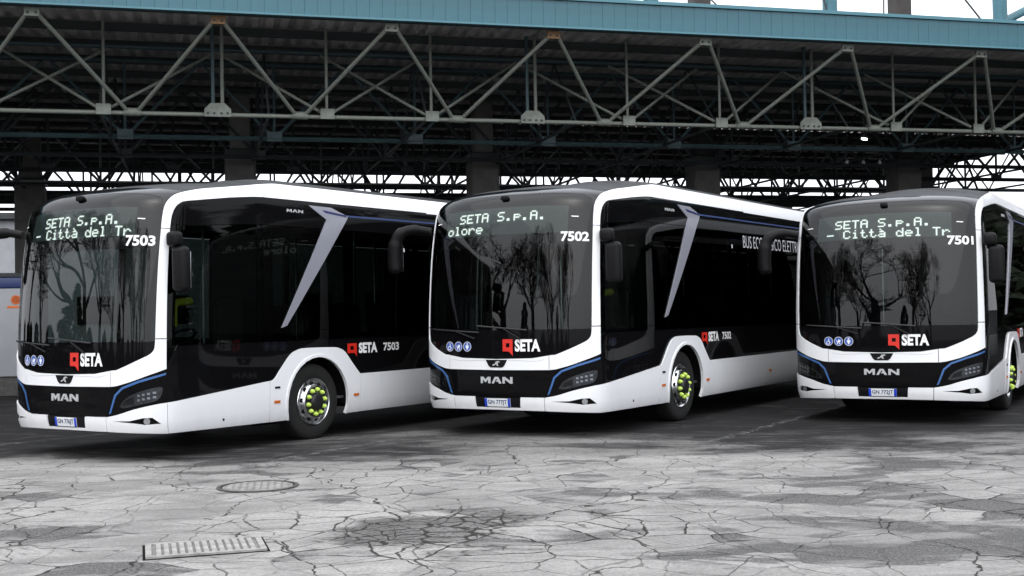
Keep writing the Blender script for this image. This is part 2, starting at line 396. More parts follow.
def deck_mesh():
    bm = bmesh.new(); t = T0; prof = []
    while t < T1:
        for (a, z) in ((0, 7.46), (0.10, 7.46), (0.14, 7.54), (0.26, 7.54)): prof.append((t + a, z + dz(t + a)))
        t += 0.30
    f0 = FN + 0.08
    for (na, nb) in ((f0, 11.95), (12.30, N1)):      # an open expansion gap runs along the roof
        a = [bm.verts.new((p[0], na, p[1] + .004 * na)) for p in prof]; b2 = [bm.verts.new((p[0], nb, p[1] + .004 * nb)) for p in prof]
        for i in range(len(prof) - 1): bm.faces.new((a[i], b2[i], b2[i + 1], a[i + 1]))
        q = [bm.verts.new(p) for p in ((T0, na, 7.74 + dz(T0)), (T1, na, 7.74 + dz(T1)), (T1, nb, 7.80 + dz(T1)), (T0, nb, 7.80 + dz(T0)))]; bm.faces.new(q)
    return from_bm('roof_deck', bm)
link('roof_deck', deck_mesh(), M['deck'], canopy)
# front truss: bottom chord, edge nodes, main diagonals
bar('bottom_chord', (T0, 0, CZ), (T1, 0, CZ), 0.045, M['steelcream'])
bar('edge_beam', (T0, TN, TZ + 0.13 + dz(T0)), (T1, TN, TZ + 0.13 + dz(T1)), 0.06, M['steelteal'])
bar('rear_chord', (T0, 1.25, TZ + .05), (T1, 1.25, TZ + .05), 0.05, M['steelteal'])
kk = [q for q in range(-8, 8)]
for q in kk:
    tt = TT0 + 3.25 * q
    if tt < T0 or tt > T1: continue
    zt = TZ + dz(tt)
    block('edge_plate', (tt, TN, zt - 0.02), (0.26, 0.06, 0.15), M['rust'] if q in (-2, 0) else M['steelcream'])
    for dx in (-.07, .07): bar('bolt', (tt + dx, TN - .03, zt - .03), (tt + dx, TN - .06, zt - .03), .022, M['steeldark'], n=6)
    for s in (-1, 1):
        tb = tt + s * 1.625
        bar('diagonal', (tt + s * 0.09, TN, zt - 0.05), (tb - s * 0.10, -0.03, CZ + 0.04), 0.042, M['steelcream'])
    bar('node', (tt + 1.625 - 0.16, 0, CZ + 0.02), (tt + 1.625 + 0.16, 0, CZ + 0.02), 0.085, M['steelcream'], n=10)
def gusset(w0, w1, h, c):
    bm = bmesh.new()
    pts = [(-w0 / 2, -0.05), (w0 / 2, -0.05), (w0 / 2, h * 0.45), (w1 / 2, h), (-w1 / 2, h), (-w0 / 2, h * 0.45)]
    a = [bm.verts.new((x, -0.10, z)) for x, z in pts]; b2 = [bm.verts.new((x, -0.07, z)) for x, z in pts]
    bm.faces.new(a); bm.faces.new(b2[::-1])
    for i in range(6): bm.faces.new((a[i], a[(i + 1) % 6], b2[(i + 1) % 6], b2[i]))
    pass
    return from_bm('gusset', bm)
g_big = gusset(0.52, 0.28, 0.22, None); g_big.materials.append(M['steelcream'])
g_small = gusset(0.28, 0.28, 0.16, None); g_small.materials.append(M['steelcream'])
for tl in LARGE:
    o = link('gusset_plate', g_big, None, canopy); o.location = (tl, 0, CZ)
    for dx in (-.19, -.07, .07, .19): bar('bolt', (tl + dx, -.10, CZ + .02), (tl + dx, -.125, CZ + .02), .022, M['steeldark'], n=6)
    for s in (-0.09, 0.09): bar('hanger', (tl + s, 0.0, CZ), (tl + s, 0.0, TZ + 0.3), 0.038, M['steelteal'] if s < 0 else M['steelcream'], n=8)
    for (ts, dirs) in ((tl + 2.1667, (-1, 1)), (tl + 4.3333, (-1, 1))):
        if ts > T1: continue
        o = link('gusset_plate', g_small, None, canopy); o.location = (ts, 0, CZ)
        bar('post', (ts, 0.02, CZ), (ts, 0.02, TZ + 0.3), 0.032, M['steelcream'], n=8)
        for s in dirs:
            te = ts + s * 2.1667
            bar('rear_diagonal', (ts + s * 0.12, 0.03, CZ + 0.1), (te, 1.25, TZ - 0.0), 0.032, M['steelcream'], n=8)
# purlins under the deck
n_ = 0.2
while n_ < N1:
    block('purlin', ((T0 + T1) / 2, n_, 7.34 + dz(TM)), (T1 - T0, 0.10, 0.16), M['steeldark'], rot=SROT); n_ += 1.62
# deeper truss rows, each row one tangle of bars
rnd = random.Random(5)
def row(n0, zc, zt, r, step=3.25, off=0.0, lower=True):
    bm = bmesh.new()
    bm_tube(bm, [(T0, n0, zc), (T1, n0, zc)], r * 1.25, 6)
    bm_tube(bm, [(T0, n0, zt), (T1, n0, zt)], r, 6)
    t = T0 + off
    while t < T1:
        bm_tube(bm, [(t, n0, zc), (min(t + step / 2, T1), n0, zt)], r * 0.8, 6)
        bm_tube(bm, [(min(t + step / 2, T1), n0, zt), (min(t + step, T1), n0, zc)], r * 0.8, 6)
        bm_tube(bm, [(t, n0, zc), (t, n0, zt)], r * 0.7, 6)
        if lower: bm_box(bm, (t, n0, zc + .05), (0.34, 0.10, 0.22))
        t += step
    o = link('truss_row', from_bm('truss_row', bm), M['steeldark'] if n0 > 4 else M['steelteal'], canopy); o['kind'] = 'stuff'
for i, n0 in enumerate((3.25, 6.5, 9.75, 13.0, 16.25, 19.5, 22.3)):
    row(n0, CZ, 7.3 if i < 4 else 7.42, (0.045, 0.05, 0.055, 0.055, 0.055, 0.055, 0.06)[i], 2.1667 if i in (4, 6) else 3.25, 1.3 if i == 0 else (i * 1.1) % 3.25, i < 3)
# cross members running into the depth
bm = bmesh.new(); t = T0 + 1.0
while t < T1:
    bm_tube(bm, [(t, 0.1, CZ), (t, N1, CZ)], 0.035, 6)
    n0 = 0.0
    while n0 < N1 - 3.2:
        bm_tube(bm, [(t, n0, CZ), (t, n0 + 1.625, 7.2)], 0.028, 5); bm_tube(bm, [(t, n0 + 1.625, 7.2), (t, n0 + 3.25, CZ)], 0.028, 5); n0 += 3.25
    t += 3.25
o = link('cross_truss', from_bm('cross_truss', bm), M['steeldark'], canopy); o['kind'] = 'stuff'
# far edge girders
block('far_girder', ((T0 + T1) / 2, 21.5, 6.40), (T1 - T0, 0.12, 0.13), M['steeldark'])
block('far_girder', ((T0 + T1) / 2, 21.0, 5.98), (T1 - T0, 0.12, 0.36), M['steeldark'])
block('far_fascia', ((T0 + T1) / 2, N1 + 0.1, 7.45), (T1 - T0, 0.06, 0.70), M['steeldark'])
block('end_girder', (T1 + 0.02, (N1 - 1.5) / 2, 7.55), (0.08, N1 + 1.5, 0.60), M['steeldark'])
# a few tube lamps under the canopy
def to_world(t, n, z): return CO + CT * t + CN * n + Vector((0, 0, z))
for i, (t, n, z) in enumerate(((8.98, 1.0, 5.52), (10.8, 5.0, 5.45), (11.3, 5.0, 5.45), (11.8, 5.0, 5.45))):
    e = empty('tube_lamp' if i == 0 else 'pendant_lamp', to_world(t, n, z), CA + R(35))
    tag(e, ['lit tube lamp hung below the bottom chord above the right bus', 'small white pendant lamp under the canopy, leftmost of three above the right bus', 'small white pendant lamp under the canopy, middle of three above the right bus', 'small white pendant lamp under the canopy, rightmost of three above the right bus'][i], 'lamp')
    if i == 0:
        box('tube', (0, 0, 0), (0.22, 0.05, 0.04), M['lamp'], e); box('housing', (0, 0, 0.045), (0.26, 0.10, 0.04), M['steeldark'], e)
    else:
        bm = bmesh.new(); bm_lathe(bm, [(0, .001), (0, .05), (.05, .05), (.10, .02), (.12, .012)], 12, 'Z'); link('shade', from_bm('shade', bm), M['printdim'], e)
    tube('hanger', [(0, 0, 0.06), (0, 0, 1.7)], 0.010, M['steeldark'], e, 6)
# concrete columns, carried on above the roof as masts
def column(t, n, hi, label, w=0.78, mast=M['concrete'], grp='concrete canopy columns'):
    e = empty('concrete_column', to_world(t, n, 0), CA); tag(e, label, 'column', grp)
    bm = bmesh.new(); bm_box(bm, (0, 0, 2.85), (w, w, 5.7), 0.05, 1); link('shaft', from_bm('shaft', bm), M['concrete'], e)
    bm = bmesh.new(); bm_box(bm, (0, 0, 5.80), (w * 1.04, w * 1.04, 0.20), 0.02, 1); link('collar', from_bm('collar', bm), M['steeldark'], e)
    bm = bmesh.new(); bm_box(bm, (0, 0, (5.90 + hi) / 2), (w * 0.68, w * 0.68, hi - 5.90), 0.04, 1); link('mast', from_bm('mast', bm), mast, e)
    for s in (-1, 1): tube('brace', [(s * w * 0.4, 0, 5.90), (s * 1.5, 0, 7.4)], 0.07, M['steeldark'], e, 8)
    return e
cl_lab = ['concrete column at the far left behind the left bus', 'concrete column behind the roof of the left bus', 'concrete column behind the roof of the middle bus',
          'concrete column with dark mast between the middle and right buses', 'concrete column with dark mast behind the right bus roof', 'concrete column at the far right edge under the canopy']
for k in range(6): column(-11.83 + 6.5 * k, 7.6, 14.0, cl_lab[k], mast=M['mastdark'] if k > 2 else M['concrete'])
for k, t in enumerate((-17.0, -11.4, 19.6)): column(t, 15.0, 7.4, ['concrete column deep under the canopy at the left', 'concrete column deep under the canopy left of the first bus', 'pale concrete column deep under the canopy at the right'][k], 0.85)
# blue stay anchors above the roof
for k, t in enumerate((7.89, 14.31, 20.91)):
    e = empty('stay_anchor', to_world(t, 12.0, 7.9), CA)
    tag(e, ['blue steel stay anchor on the roof, leftmost of three', 'blue steel stay anchor on the roof right of the dark mast', 'blue steel stay anchor with sloping arm at the right end of the roof'][k], 'roof anchor', 'blue stay anchors')
    tube('drum', [(0, 0, -.1), (0, 0, 5.6)], 0.25, M['fascia'], e, 16); tube('base', [(0, 0, 2.72), (0, 0, 2.85)], 0.33, M['fasciatrim'], e, 16)
    box('rib', (0.42, 0, 3.2), (0.36, 0.06, 0.7), M['fascia'], e)
    if k == 2: tube('arm', [(0.1, 0, 3.5), (2.8, 0.6, 4.75)], 0.15, M['fascia'], e, 10)
    tube('stay', [(0, 0, 2.7), (-6.0, -2.0, 7.2)] if k == 2 else [(0, 0, 3.2), (-1.6, -1.0, 6.5)], 0.035, M['steeldark'], e, 6)
for k, (a, b2) in enumerate((((9.9, 6.0, 7.8), (7.0, 7.0, 11.0)), ((12.6, 6.0, 7.8), (13.3, 7.0, 11.5)))):
    o = link('stay_cable', (lambda bm: (bm_tube(bm, [to_world(*a), to_world(*b2)], 0.025, 6), from_bm('stay_cable', bm))[1])(bmesh.new()), M['steeldark'])
    tag(o, ['thin stay cable above the roof, left of the second blue anchor', 'thin stay cable above the roof, left of the right dark mast'][k], 'cable', 'stay cables')

# ------------------------------------------------------------------ bus body surface: (s, z) -> point. s runs round the plan outline
W_, D_, NE, BL = 1.275, 0.60, 3.0, 12.185
def pchip(xs, ys):
    xs, ys = np.array(xs, float), np.array(ys, float); h = np.diff(xs); d = np.diff(ys) / h
    m = np.zeros(len(xs)); m[0], m[-1] = d[0], d[-1]
    for i in range(1, len(xs) - 1):
        if d[i - 1] * d[i] > 0:
            w1, w2 = 2 * h[i] + h[i - 1], h[i] + 2 * h[i - 1]; m[i] = (w1 + w2) / (w1 / d[i - 1] + w2 / d[i])
    def f(x):
        x = np.clip(np.asarray(x, float), xs[0], xs[-1]); i = np.clip(np.searchsorted(xs, x) - 1, 0, len(h) - 1)
        t = (x - xs[i]) / h[i]
        return ((1 + 2 * t) * (1 - t) ** 2 * ys[i] + t * (1 - t) ** 2 * h[i] * m[i] + t * t * (3 - 2 * t) * ys[i + 1] + t * t * (t - 1) * h[i] * m[i + 1])
    return f
_ph = np.linspace(0, math.pi / 2, 4001)
_x = W_ * np.sin(_ph) ** (2 / NE); _y = D_ - D_ * np.cos(_ph) ** (2 / NE)
RD = 0.32
_ys = np.linspace(D_, BL - RD, 600)[1:]
_xr = W_ * np.cos(_ph) ** (2 / 3.0); _yr = BL - RD + RD * np.sin(_ph) ** (2 / 3.0)
TX = np.concatenate([_x, np.full(len(_ys), W_), _xr[1:]]); TY = np.concatenate([_y, _ys, _yr[1:]])
TS = np.concatenate([[0], np.cumsum(np.hypot(np.diff(TX), np.diff(TY)))]); SMAX = TS[-1]
def sx(x): return math.copysign(float(np.interp(abs(x), _x, TS[:len(_x)])), x)
_nside = len(_x) + len(_ys)
def sy(y): return float(np.interp(y, TY[:_nside], TS[:_nside]))
w_f = pchip([.26, .34, .45, .7, 1.3, 2.2, 2.7, 2.95, 3.05, 3.15, 3.22, 3.26], [1.225, 1.252, 1.267, 1.275, 1.275, 1.258, 1.238, 1.222, 1.195, 1.135, 1.06, 0.98])
y_f = pchip([.26, .34, .45, .7, 1.0, 1.5, 2.0, 2.5, 2.75, 2.9, 3.0, 3.1, 3.2, 3.26], [.07, .03, .008, 0, 0, .012, .045, .10, .14, .185, .27, .56, 1.25, 2.2])
d_f = pchip([0, sx(.6), sx(1.0), sx(1.2), sy(.5), sy(.9), sy(1.3), sy(1.8), sy(2.2), SMAX], [.02, .03, .055, .08, .09, .065, .03, .0, 0, 0])
def surf0(s, z):
    s = np.asarray(s, float); z = np.asarray(z, float); a = np.minimum(np.abs(s), SMAX)
    x = np.interp(a, TS, TX) * np.sign(np.where(s == 0, 1, s)); y = np.interp(a, TS, TY)
    x = x * (w_f(z) / W_); y0 = y_f(z)
    y = np.where(y < 3.2, y0 + y * (3.2 - y0) / 3.2, y)
    y = np.where(y > 10, 10 + (y - 10) * (1 - 0.35 * y0 / 2.185), y)
    g = np.clip((z - 2.1) / 0.85, 0, 1); g = g * g * (3 - 2 * g)
    return np.stack([x, y, z - d_f(a) * g], -1)
def surf(s, z, off=0.0):
    s = np.asarray(s, float); z = np.asarray(z, float); e = 2e-3
    P = surf0(s, z); ts = surf0(s + e, z) - surf0(s - e, z); tz = surf0(s, np.minimum(z + e, 3.259)) - surf0(s, z - e)
    n = np.cross(ts, tz); n /= np.maximum(np.linalg.norm(n, axis=-1, keepdims=True), 1e-12)
    return P + n * off, n
S_CUTS = sorted(set([round(v, 4) for v in np.arange(0, sy(.62), .045)] + [sy(v) for v in np.arange(.66, 2.3, .1)] + [sy(v) for v in np.arange(2.4, 11.8, .6)] + [float(v) for v in np.arange(sy(11.8), SMAX + .01, .06)]))
S_CUTS = sorted(set([-v for v in S_CUTS] + S_CUTS))
Z_CUTS = list(np.arange(.30, .76, .05)) + list(np.arange(.9, 2.05, .2)) + list(np.arange(2.1, 2.9, .08)) + list(np.arange(2.9, 3.26, .025))
def panel_mesh(name, loops, off=0.004, th=0.015, cuts=True):
    bm = bmesh.new(); ed = []
    for lp in loops:
        vv = [bm.verts.new((p[0], p[1], 0)) for p in lp]
        for i in range(len(vv)): ed.append(bm.edges.new((vv[i], vv[(i + 1) % len(vv)])))
    bmesh.ops.triangle_fill(bm, use_beauty=True, use_dissolve=False, edges=ed)
    if cuts:
        xs = [p[0] for lp in loops for p in lp]; zs = [p[1] for lp in loops for p in lp]
        for c in S_CUTS:
            if min(xs) + 1e-3 < c < max(xs) - 1e-3: bmesh.ops.bisect_plane(bm, geom=bm.verts[:] + bm.edges[:] + bm.faces[:], dist=1e-5, plane_co=(c, 0, 0), plane_no=(1, 0, 0))
        for c in Z_CUTS:
            if min(zs) + 1e-3 < c < max(zs) - 1e-3: bmesh.ops.bisect_plane(bm, geom=bm.verts[:] + bm.edges[:] + bm.faces[:], dist=1e-5, plane_co=(0, c, 0), plane_no=(0, 1, 0))
    bm.verts.index_update()
    uv = np.array([v.co[:2] for v in bm.verts]); F = []
    for f in bm.faces:
        ids = [v.index for v in f.verts]; q = uv[ids]; ar = 0.5 * sum(q[i - 1][0] * q[i][1] - q[i][0] * q[i - 1][1] for i in range(len(q)))
        if abs(ar) < 1e-10: continue
        F.append(ids if ar > 0 else ids[::-1])
    be = []
    for e in bm.edges:
        if len(e.link_faces) == 1:
            f = e.link_faces[0]; be.append((e.verts[0].index, e.verts[1].index))
    bm.free()
    P, n = surf(uv[:, 0], uv[:, 1], off); V = [tuple(p) for p in P]; NR = [tuple(q) for q in n]
    if th:
        Pi = P - n * th
        cen = {}
        for (i, j) in be:
            a, b2, c, d = P[i], P[j], Pi[j], Pi[i]
            fn = np.cross(b2 - a, d - a); l = np.linalg.norm(fn); fn = fn / l if l > 0 else n[i]
            # outward: away from the panel's inside; orientation is fixed below by shading both ways
            k = len(V); V += [tuple(a), tuple(b2), tuple(c), tuple(d)]; NR += [tuple(fn)] * 4; F.append([k, k + 1, k + 2, k + 3])
    me = bpy.data.meshes.new(name); me.from_pydata(V, [], F); me.update()
    for p in me.polygons: p.use_smooth = True
    me.normals_split_custom_set_from_vertices(NR)
    return me
def panel(name, loops, m, parent, off=0.004, th=0.015, mirror=False):
    if not isinstance(loops[0][0], (tuple, list)): loops = [loops]
    if mirror: loops = [[(-p[0], p[1]) for p in lp] for lp in loops]
    return link(name, panel_mesh(name, loops, off, th), m, parent)
def both(name, loops, m, parent, off=0.004, th=0.015):
    return [panel(name, loops, m, parent, off, th), panel(name, loops, m, parent, off, th, True)]
def flat_on(name, verts2, faces, place, m, parent, off):
    """flat print: 2D mesh -> (s,z) via place -> the body surface"""
    uv = np.array([place(v) for v in verts2]); P, n = surf(uv[:, 0], uv[:, 1], off)
    F = []
    for f in faces:
        q = uv[list(f)]; ar = sum(q[i - 1][0] * q[i][1] - q[i][0] * q[i - 1][1] for i in range(len(q)))
        F.append(list(f) if ar > 0 else list(f)[::-1])
    me = bpy.data.meshes.new(name); me.from_pydata([tuple(p) for p in P], [], F); me.update()
    return link(name, me, m, parent)
def text2d(txt, bold=0.0, spacing=1.0):
    cu = bpy.data.curves.new('txt', 'FONT'); cu.body = txt; cu.size = 1; cu.offset = bold; cu.space_character = spacing; cu.resolution_u = 4
    ob = bpy.data.objects.new('txt', cu); col.objects.link(ob)
    dg = bpy.context.evaluated_depsgraph_get(); me = ob.evaluated_get(dg).to_mesh()
    v = np.array([q.co[:2] for q in me.vertices]); f = [tuple(p.vertices) for p in me.polygons]
    ob.evaluated_get(dg).to_mesh_clear(); bpy.data.objects.remove(ob); bpy.data.curves.remove(cu)
    v[:, 0] -= v[:, 0].min(); v[:, 1] -= v[:, 1].min(); w, h = v.max(0)
    return v / np.array([w, h]), f
def rect(s0, s1, z0, z1): return [(s0, z0), (s1, z0), (s1, z1), (s0, z1)]
def lettering(name, txt, s0, s1, z0, z1, m, parent, off, bold=0.0, spacing=1.0):
    v, f = text2d(txt, bold, spacing)
    return flat_on(name, v, f, lambda p: (s0 + p[0] * (s1 - s0), z0 + p[1] * (z1 - z0)), m, parent, off)
MAN_POLY = {   # block letters on a 0..1 box
    'M': [(0, 0), (0, 1), (.26, 1), (.5, .55), (.74, 1), (1, 1), (1, 0), (.78, 0), (.78, .62), (.5, .12), (.22, .62), (.22, 0)],
    'A': [(0, 0), (.34, 1), (.66, 1), (1, 0), (.77, 0), (.68, .26), (.44, .26), (.50, .46), (.60, .46), (.5, .78), (.23, 0)],
    'N': [(0, 0), (0, 1), (.24, 1), (.78, .38), (.78, 1), (1, 1), (1, 0), (.78, 0), (.22, .64), (.22, 0)]}
def block_word(s0, s1, z0, z1, word='MAN', gap=0.12):
    n = len(word); w = (s1 - s0) / (n + gap * (n - 1)); out = []
    for i, ch in enumerate(word):
        a = s0 + i * w * (1 + gap)
        out.append([(a + p[0] * w, z0 + p[1] * (z1 - z0)) for p in MAN_POLY[ch]])
    return out
def circle(s, z, r, n=20, k=1.0): return [(s + r * k * math.cos(2 * math.pi * i / n), z + r * math.sin(2 * math.pi * i / n)) for i in range(n)]

# ------------------------------------------------------------------ the bus
WY = (2.775, 8.78)
def arch_cut(y, r, z=0.475, n=18, z0=0.30):
    """points over a wheel arch from front to back, starting and ending at z0"""
    out = []
    a0 = math.asin(max(-1, (z0 - z) / r))
    for i in range(n + 1):
        a = math.pi - a0 + (a0 * 2 - math.pi) * i / n
        out.append((sy(y) + r * math.cos(a), z + r * math.sin(a)))
    return out
def build_bus():
    B = empty('city_bus')
    e = 0.004
    ws_r = [(0, .955), (sx(.5), .962), (sx(.72), .985)]
    ws_c = [(sx(.72), .985), (sx(.80), 1.005), (sx(.9), 1.045), (sx(1.0), 1.09)] + catmull([(sx(1.09), 1.137), (sx(1.135), 1.165), (sx(1.168), 1.205), (sx(1.182), 1.27), (sx(1.186), 1.5)], 4)
    ws_u = [(sx(1.190), 1.9), (sx(1.194), 2.3), (sx(1.197), 2.6)]
    ws_t = catmull([(sx(1.197), 2.6), (sx(1.194), 2.82), (sx(1.185), 2.915), (sx(1.145), 2.975), (sx(1.0), 2.995), (sx(.5), 3.0), (0, 3.0)], 5)
    half = ws_r[:-1] + ws_c[:-1] + [ws_c[-1]] + ws_u[:-1] + ws_t
    def symm(h): return h + [(-p[0], p[1]) for p in h[::-1] if abs(p[0]) > 1e-6]
    # --- windscreen: black enamel border below, clear glass above
    zb = 1.31
    low = [p for p in half if p[1] < zb] + [(sx(1.1825), zb)]
    up = [(0, zb + .0), (sx(1.1825), zb + .0)] + [p for p in half if p[1] > zb + .02]
    ws = panel('windscreen', symm(up), M['wglass'], B, 0.002, 0.006)
    panel('enamel_border', symm([p for p in low]), M['blackgloss'], ws, 0.002, 0.006)
    # narrow black enamel along both sides of the glass, behind it
    both('side_border', [(sx(1.10), zb), (sx(1.15), zb), (sx(1.194), 2.3), (sx(1.19), 2.8), (sx(1.12), 2.8), (sx(1.10), 2.3)], M['matte'], ws, -0.008, 0.004)
    # --- body shell behind the cladding (opaque black)
    sh = []
    fl = []
    lo = [(0, .34)]
    for wy in WY: lo += arch_cut(wy, 0.60, z0=.34)
    lo += [(SMAX - .001, .34), (SMAX - .001, 1.27), (sy(.5), 1.27), (sy(.36), 1.06), (sx(1.1), 1.02), (0, .95)]
    body = panel('body', lo, M['blackgloss'], B, -0.004, 0.02)
    panel('body_side', lo, M['blackgloss'], body, -0.004, 0.02, True)
    # roof: ring strip and crown
    uv = []; rings = []
    ss = np.concatenate([np.arange(0, sy(.62), .05), [sy(v) for v in np.arange(.7, 2.4, .15)], [sy(v) for v in np.arange(2.6, 11.8, .8)], np.arange(sy(11.82), SMAX, .08)])
    ss = np.concatenate([-ss[::-1][:-1], ss]); zz = [2.90, 2.95, 3.0, 3.03, 3.06, 3.09, 3.12, 3.15, 3.18, 3.2, 3.22, 3.24, 3.255]
    V, F = [], []
    for z in zz:
        P, n = surf(ss, np.full(len(ss), z), -0.004); V += [tuple(p) for p in P]
    last = np.array(V[-len(ss):])
    for k in range(1, 8):
        f = k / 7; q = last.copy(); q[:, 0] *= (1 - f); yc = np.clip(q[:, 1], 2.6, 11.0); q[:, 1] += (yc - q[:, 1]) * f * 0.9; q[:, 2] += 0.11 * math.sin(f * math.pi / 2)
        V += [tuple(p) for p in q]
    nr = len(zz) + 7; ns = len(ss)
    for i in range(nr - 1):
        for j in range(ns):
            F.append((i * ns + j, i * ns + (j + 1) % ns, (i + 1) * ns + (j + 1) % ns, (i + 1) * ns + j))
    me = bpy.data.meshes.new('roof'); me.from_pydata(V, [], F); me.update()
    for p in me.polygons: p.use_smooth = True
    roof = link('roof', me, M['roof'], B)
    # --- glossy black forehead above the windscreen
    fh = [p for p in ws_t if p[1] > 2.78]
    upin = [(sy(.80), 3.172), (sy(.54), 3.148), (sy(.41), 3.10), (sy(.32), 3.01), (sx(1.205), 2.90), (sx(1.20), 2.79)]
    fhp = [(p[0], p[1] + .004) for p in fh] + [(0, 3.085), (sx(.9), 3.08), (sx(1.15), 3.075), (sy(.40), 3.072)] + upin[3:]
    panel('forehead', fhp, M['forehead'], B, 0.001, 0.006)
    panel('forehead', fhp, M['forehead'], B, 0.001, 0.006, True)
    # --- white cladding, front
    o = 0.014
    band = [(-sx(.72), 1.0 + e * 0), (-sx(.72), .822)]
    cb = [(0, .818), (sx(.72) - e, .824), (sx(.72) - e, 1.0 - .003), (sx(.5), .964), (0, .952)]
    panel('front_trim', symm(cb), M['white'], B, o, 0.02)
    corner = [(sx(.72) + e, .824), (sx(.80), .832)] + catmull([(sx(.80), .832), (sx(.97), .880), (sx(1.12), .940), (sy(.35), 1.01)], 4)[1:] + [(sy(.35), 1.335)] + \
             [(p[0], p[1] - .0) for p in ws_c[::-1] if p[1] < 1.335 and p[0] > sx(.72) + e]
    corner.insert(len(corner) - len([p for p in ws_c if p[1] < 1.335 and p[0] > sx(.72) + e]), (sx(1.1832), 1.335))
    corner += [(sx(.72) + e, 1.0)]
    both('corner_trim', corner, M['white'], B, o, 0.02)
    both('pillar', [(sx(1.184), 1.345), (sy(.35), 1.345), (sy(.35), 2.10), (sy(.35), 2.60), (sx(1.197), 2.60), (sx(1.194), 2.3), (sx(1.190), 1.9), (sx(1.186), 1.5)], M['white'], B, o, 0.02)
    upb = catmull([(sy(.35), 2.61), (sy(.36), 2.80), (sy(.41), 2.92), (sy(.54), 2.968), (sy(1.0), 2.99), (sy(1.4), 2.997)], 5) + [(sy(1.79), 2.998)]
    upt = catmull([(sy(1.4), 3.184), (sy(1.0), 3.18), (sy(.70), 3.168), (sy(.52), 3.145), (sy(.40), 3.095), (sy(.31), 3.01), (sx(1.203), 2.90), (sx(1.198), 2.76), (sx(1.197), 2.61)], 5)
    both('roof_corner', upb + [(sy(1.79), 3.185)] + upt, M['white'], B, o, 0.02)
    cuts = [1.80, 5.20, 8.60, 11.75]
    for a, b2 in zip(cuts, cuts[1:]):
        both('roof_rail', rect(sy(a), sy(b2) - .008, 2.998 if a < 5 else 2.985, 3.185), M['white'], B, o, 0.02)
    # --- front: bumper, grille, lamps
    bc = [(0, .325), (sx(.64), .322), (sx(.64), .497), (sx(.34), .497), (sx(.33), .345), (0, .34)]
    panel('bumper', symm([(0, .338), (sx(.655) - e, .335), (sx(.655) - e, .490), (sx(.335), .490), (sx(.325), .362), (0, .362)]), M['white'], B, o + .006, 0.03)
    bcorn = [(sx(.655) + e, .335), (sx(1.1), .322), (sy(.35), .308), (sy(.35), .640)] + catmull([(sy(.35), .640), (sx(1.18), .625), (sx(1.0), .578), (sx(.82), .522), (sx(.655) + e, .490)], 4)[1:]
    fog = [(sx(.74), .448), (sx(.95), .452), (sx(1.08), .482), (sx(1.16), .485), (sx(1.215), .415), (sx(1.10), .405), (sx(.98), .425)]
    for mi in (False, True):
        bcp = panel('bumper_corner', [bcorn, fog], M['white'], B, o + .006, 0.03, mi)
        panel('fog_recess', [(p[0], p[1]) for p in fog], M['blackplast'], bcp, -0.010, 0.004, mi)
        panel('fog_lamp', circle(sx(1.115), .443, .036, 18, 0.95), M['reflector'], bcp, 0.006, 0.012, mi)
    grille = [(0, .497), (sx(.66), .499), (sx(.80), .812), (sx(.72), .812), (0, .806)]
    gr = panel('grille', symm(grille), M['blackgloss'], B, 0.006, 0.02)
    for lp in block_word(-.235, .225, .655, .735): panel('letter', lp, M['badge'], gr, 0.016, 0.010)
    lampb = [(sx(.675), .503), (sx(.82), .531), (sx(1.0), .588), (sx(1.18), .634), (sy(.35), .65), (sy(.35), 1.0), (sx(1.12), .930), (sx(.97), .869), (sx(.815), .817)]
    lens = catmull([(sx(.825), .598), (sx(.865), .665), (sx(.95), .725), (sx(1.1), .785), (sx(1.22), .815), (sx(1.222), .74), (sx(1.19), .668), (sx(1.06), .628), (sx(.90), .592), (sx(.825), .598)], 3)[:-1]
    blue = [(sx(.690), .522), (sx(.718), .535), (sx(.79), .722), (sx(.873), .797), (sx(1.05), .866), (sy(.345), .945), (sy(.345), .968), (sx(1.045), .892), (sx(.862), .820), (sx(.770), .738)]
    for mi in (False, True):
        hl = panel('headlight', [lampb, lens], M['blackgloss'], B, 0.005, 0.02, mi)
        panel('lamp_well', lens, M['lampgrey'], hl, -0.003, 0.004, mi)
        panel('lens', lens, M['lens'], hl, 0.006, 0.0, mi)
        for r_ in range(2):
            for q in range(4): panel('led_cell', rect(sx(1.03 + q * .045), sx(1.054 + q * .045), .665 + r_ * .048 + q * .010, .688 + r_ * .048 + q * .010), M['reflector'], hl, 0.0035, 0.004, mi)
        panel('lamp_bezel', [(sx(.86), .612), (sx(.99), .640), (sx(.99), .715), (sx(.90), .675)], M['blackplast'], hl, 0.003, 0.004, mi)
        panel('light_strip', blue, M['blue'], hl, 0.011, 0.006, mi)
    # emblem: dark shield with a bright lion-like stroke
    emb = panel('emblem', [(-sx(.155), .945), (-sx(.115), .875), (-sx(.085), .850), (sx(.085), .850), (sx(.115), .875), (sx(.155), .945)], M['blackplast'], B, 0.020, 0.008)
    panel('mark', [(-.055, .885), (-.02, .895), (.0, .925), (.035, .93), (.06, .915), (.03, .912), (.02, .89), (.035, .868), (.015, .868), (-.002, .89), (-.03, .875), (-.05, .868)], M['badge'], emb, 0.024, 0.004)
    both('crease', [(sx(.17), .935), (sx(.55), .925), (sx(.66), .945), (sx(.665), .951), (sx(.55), .932), (sx(.17), .943)], M['printdim'], emb, 0.0155, 0.002)
    # licence plate holder
    ph = panel('plate_holder', rect(-.325, .325, .328, .485), M['blackplast'], B, 0.008, 0.02)
    pl = panel('licence_plate', rect(-.185, .185, .375, .472), M['plate'], ph, 0.018, 0.006)
    panel('plate_band', rect(-.185, -.150, .376, .471), M['plateblue'], pl, 0.021, 0.001); panel('plate_band', rect(.150, .185, .376, .471), M['plateblue'], pl, 0.021, 0.001)
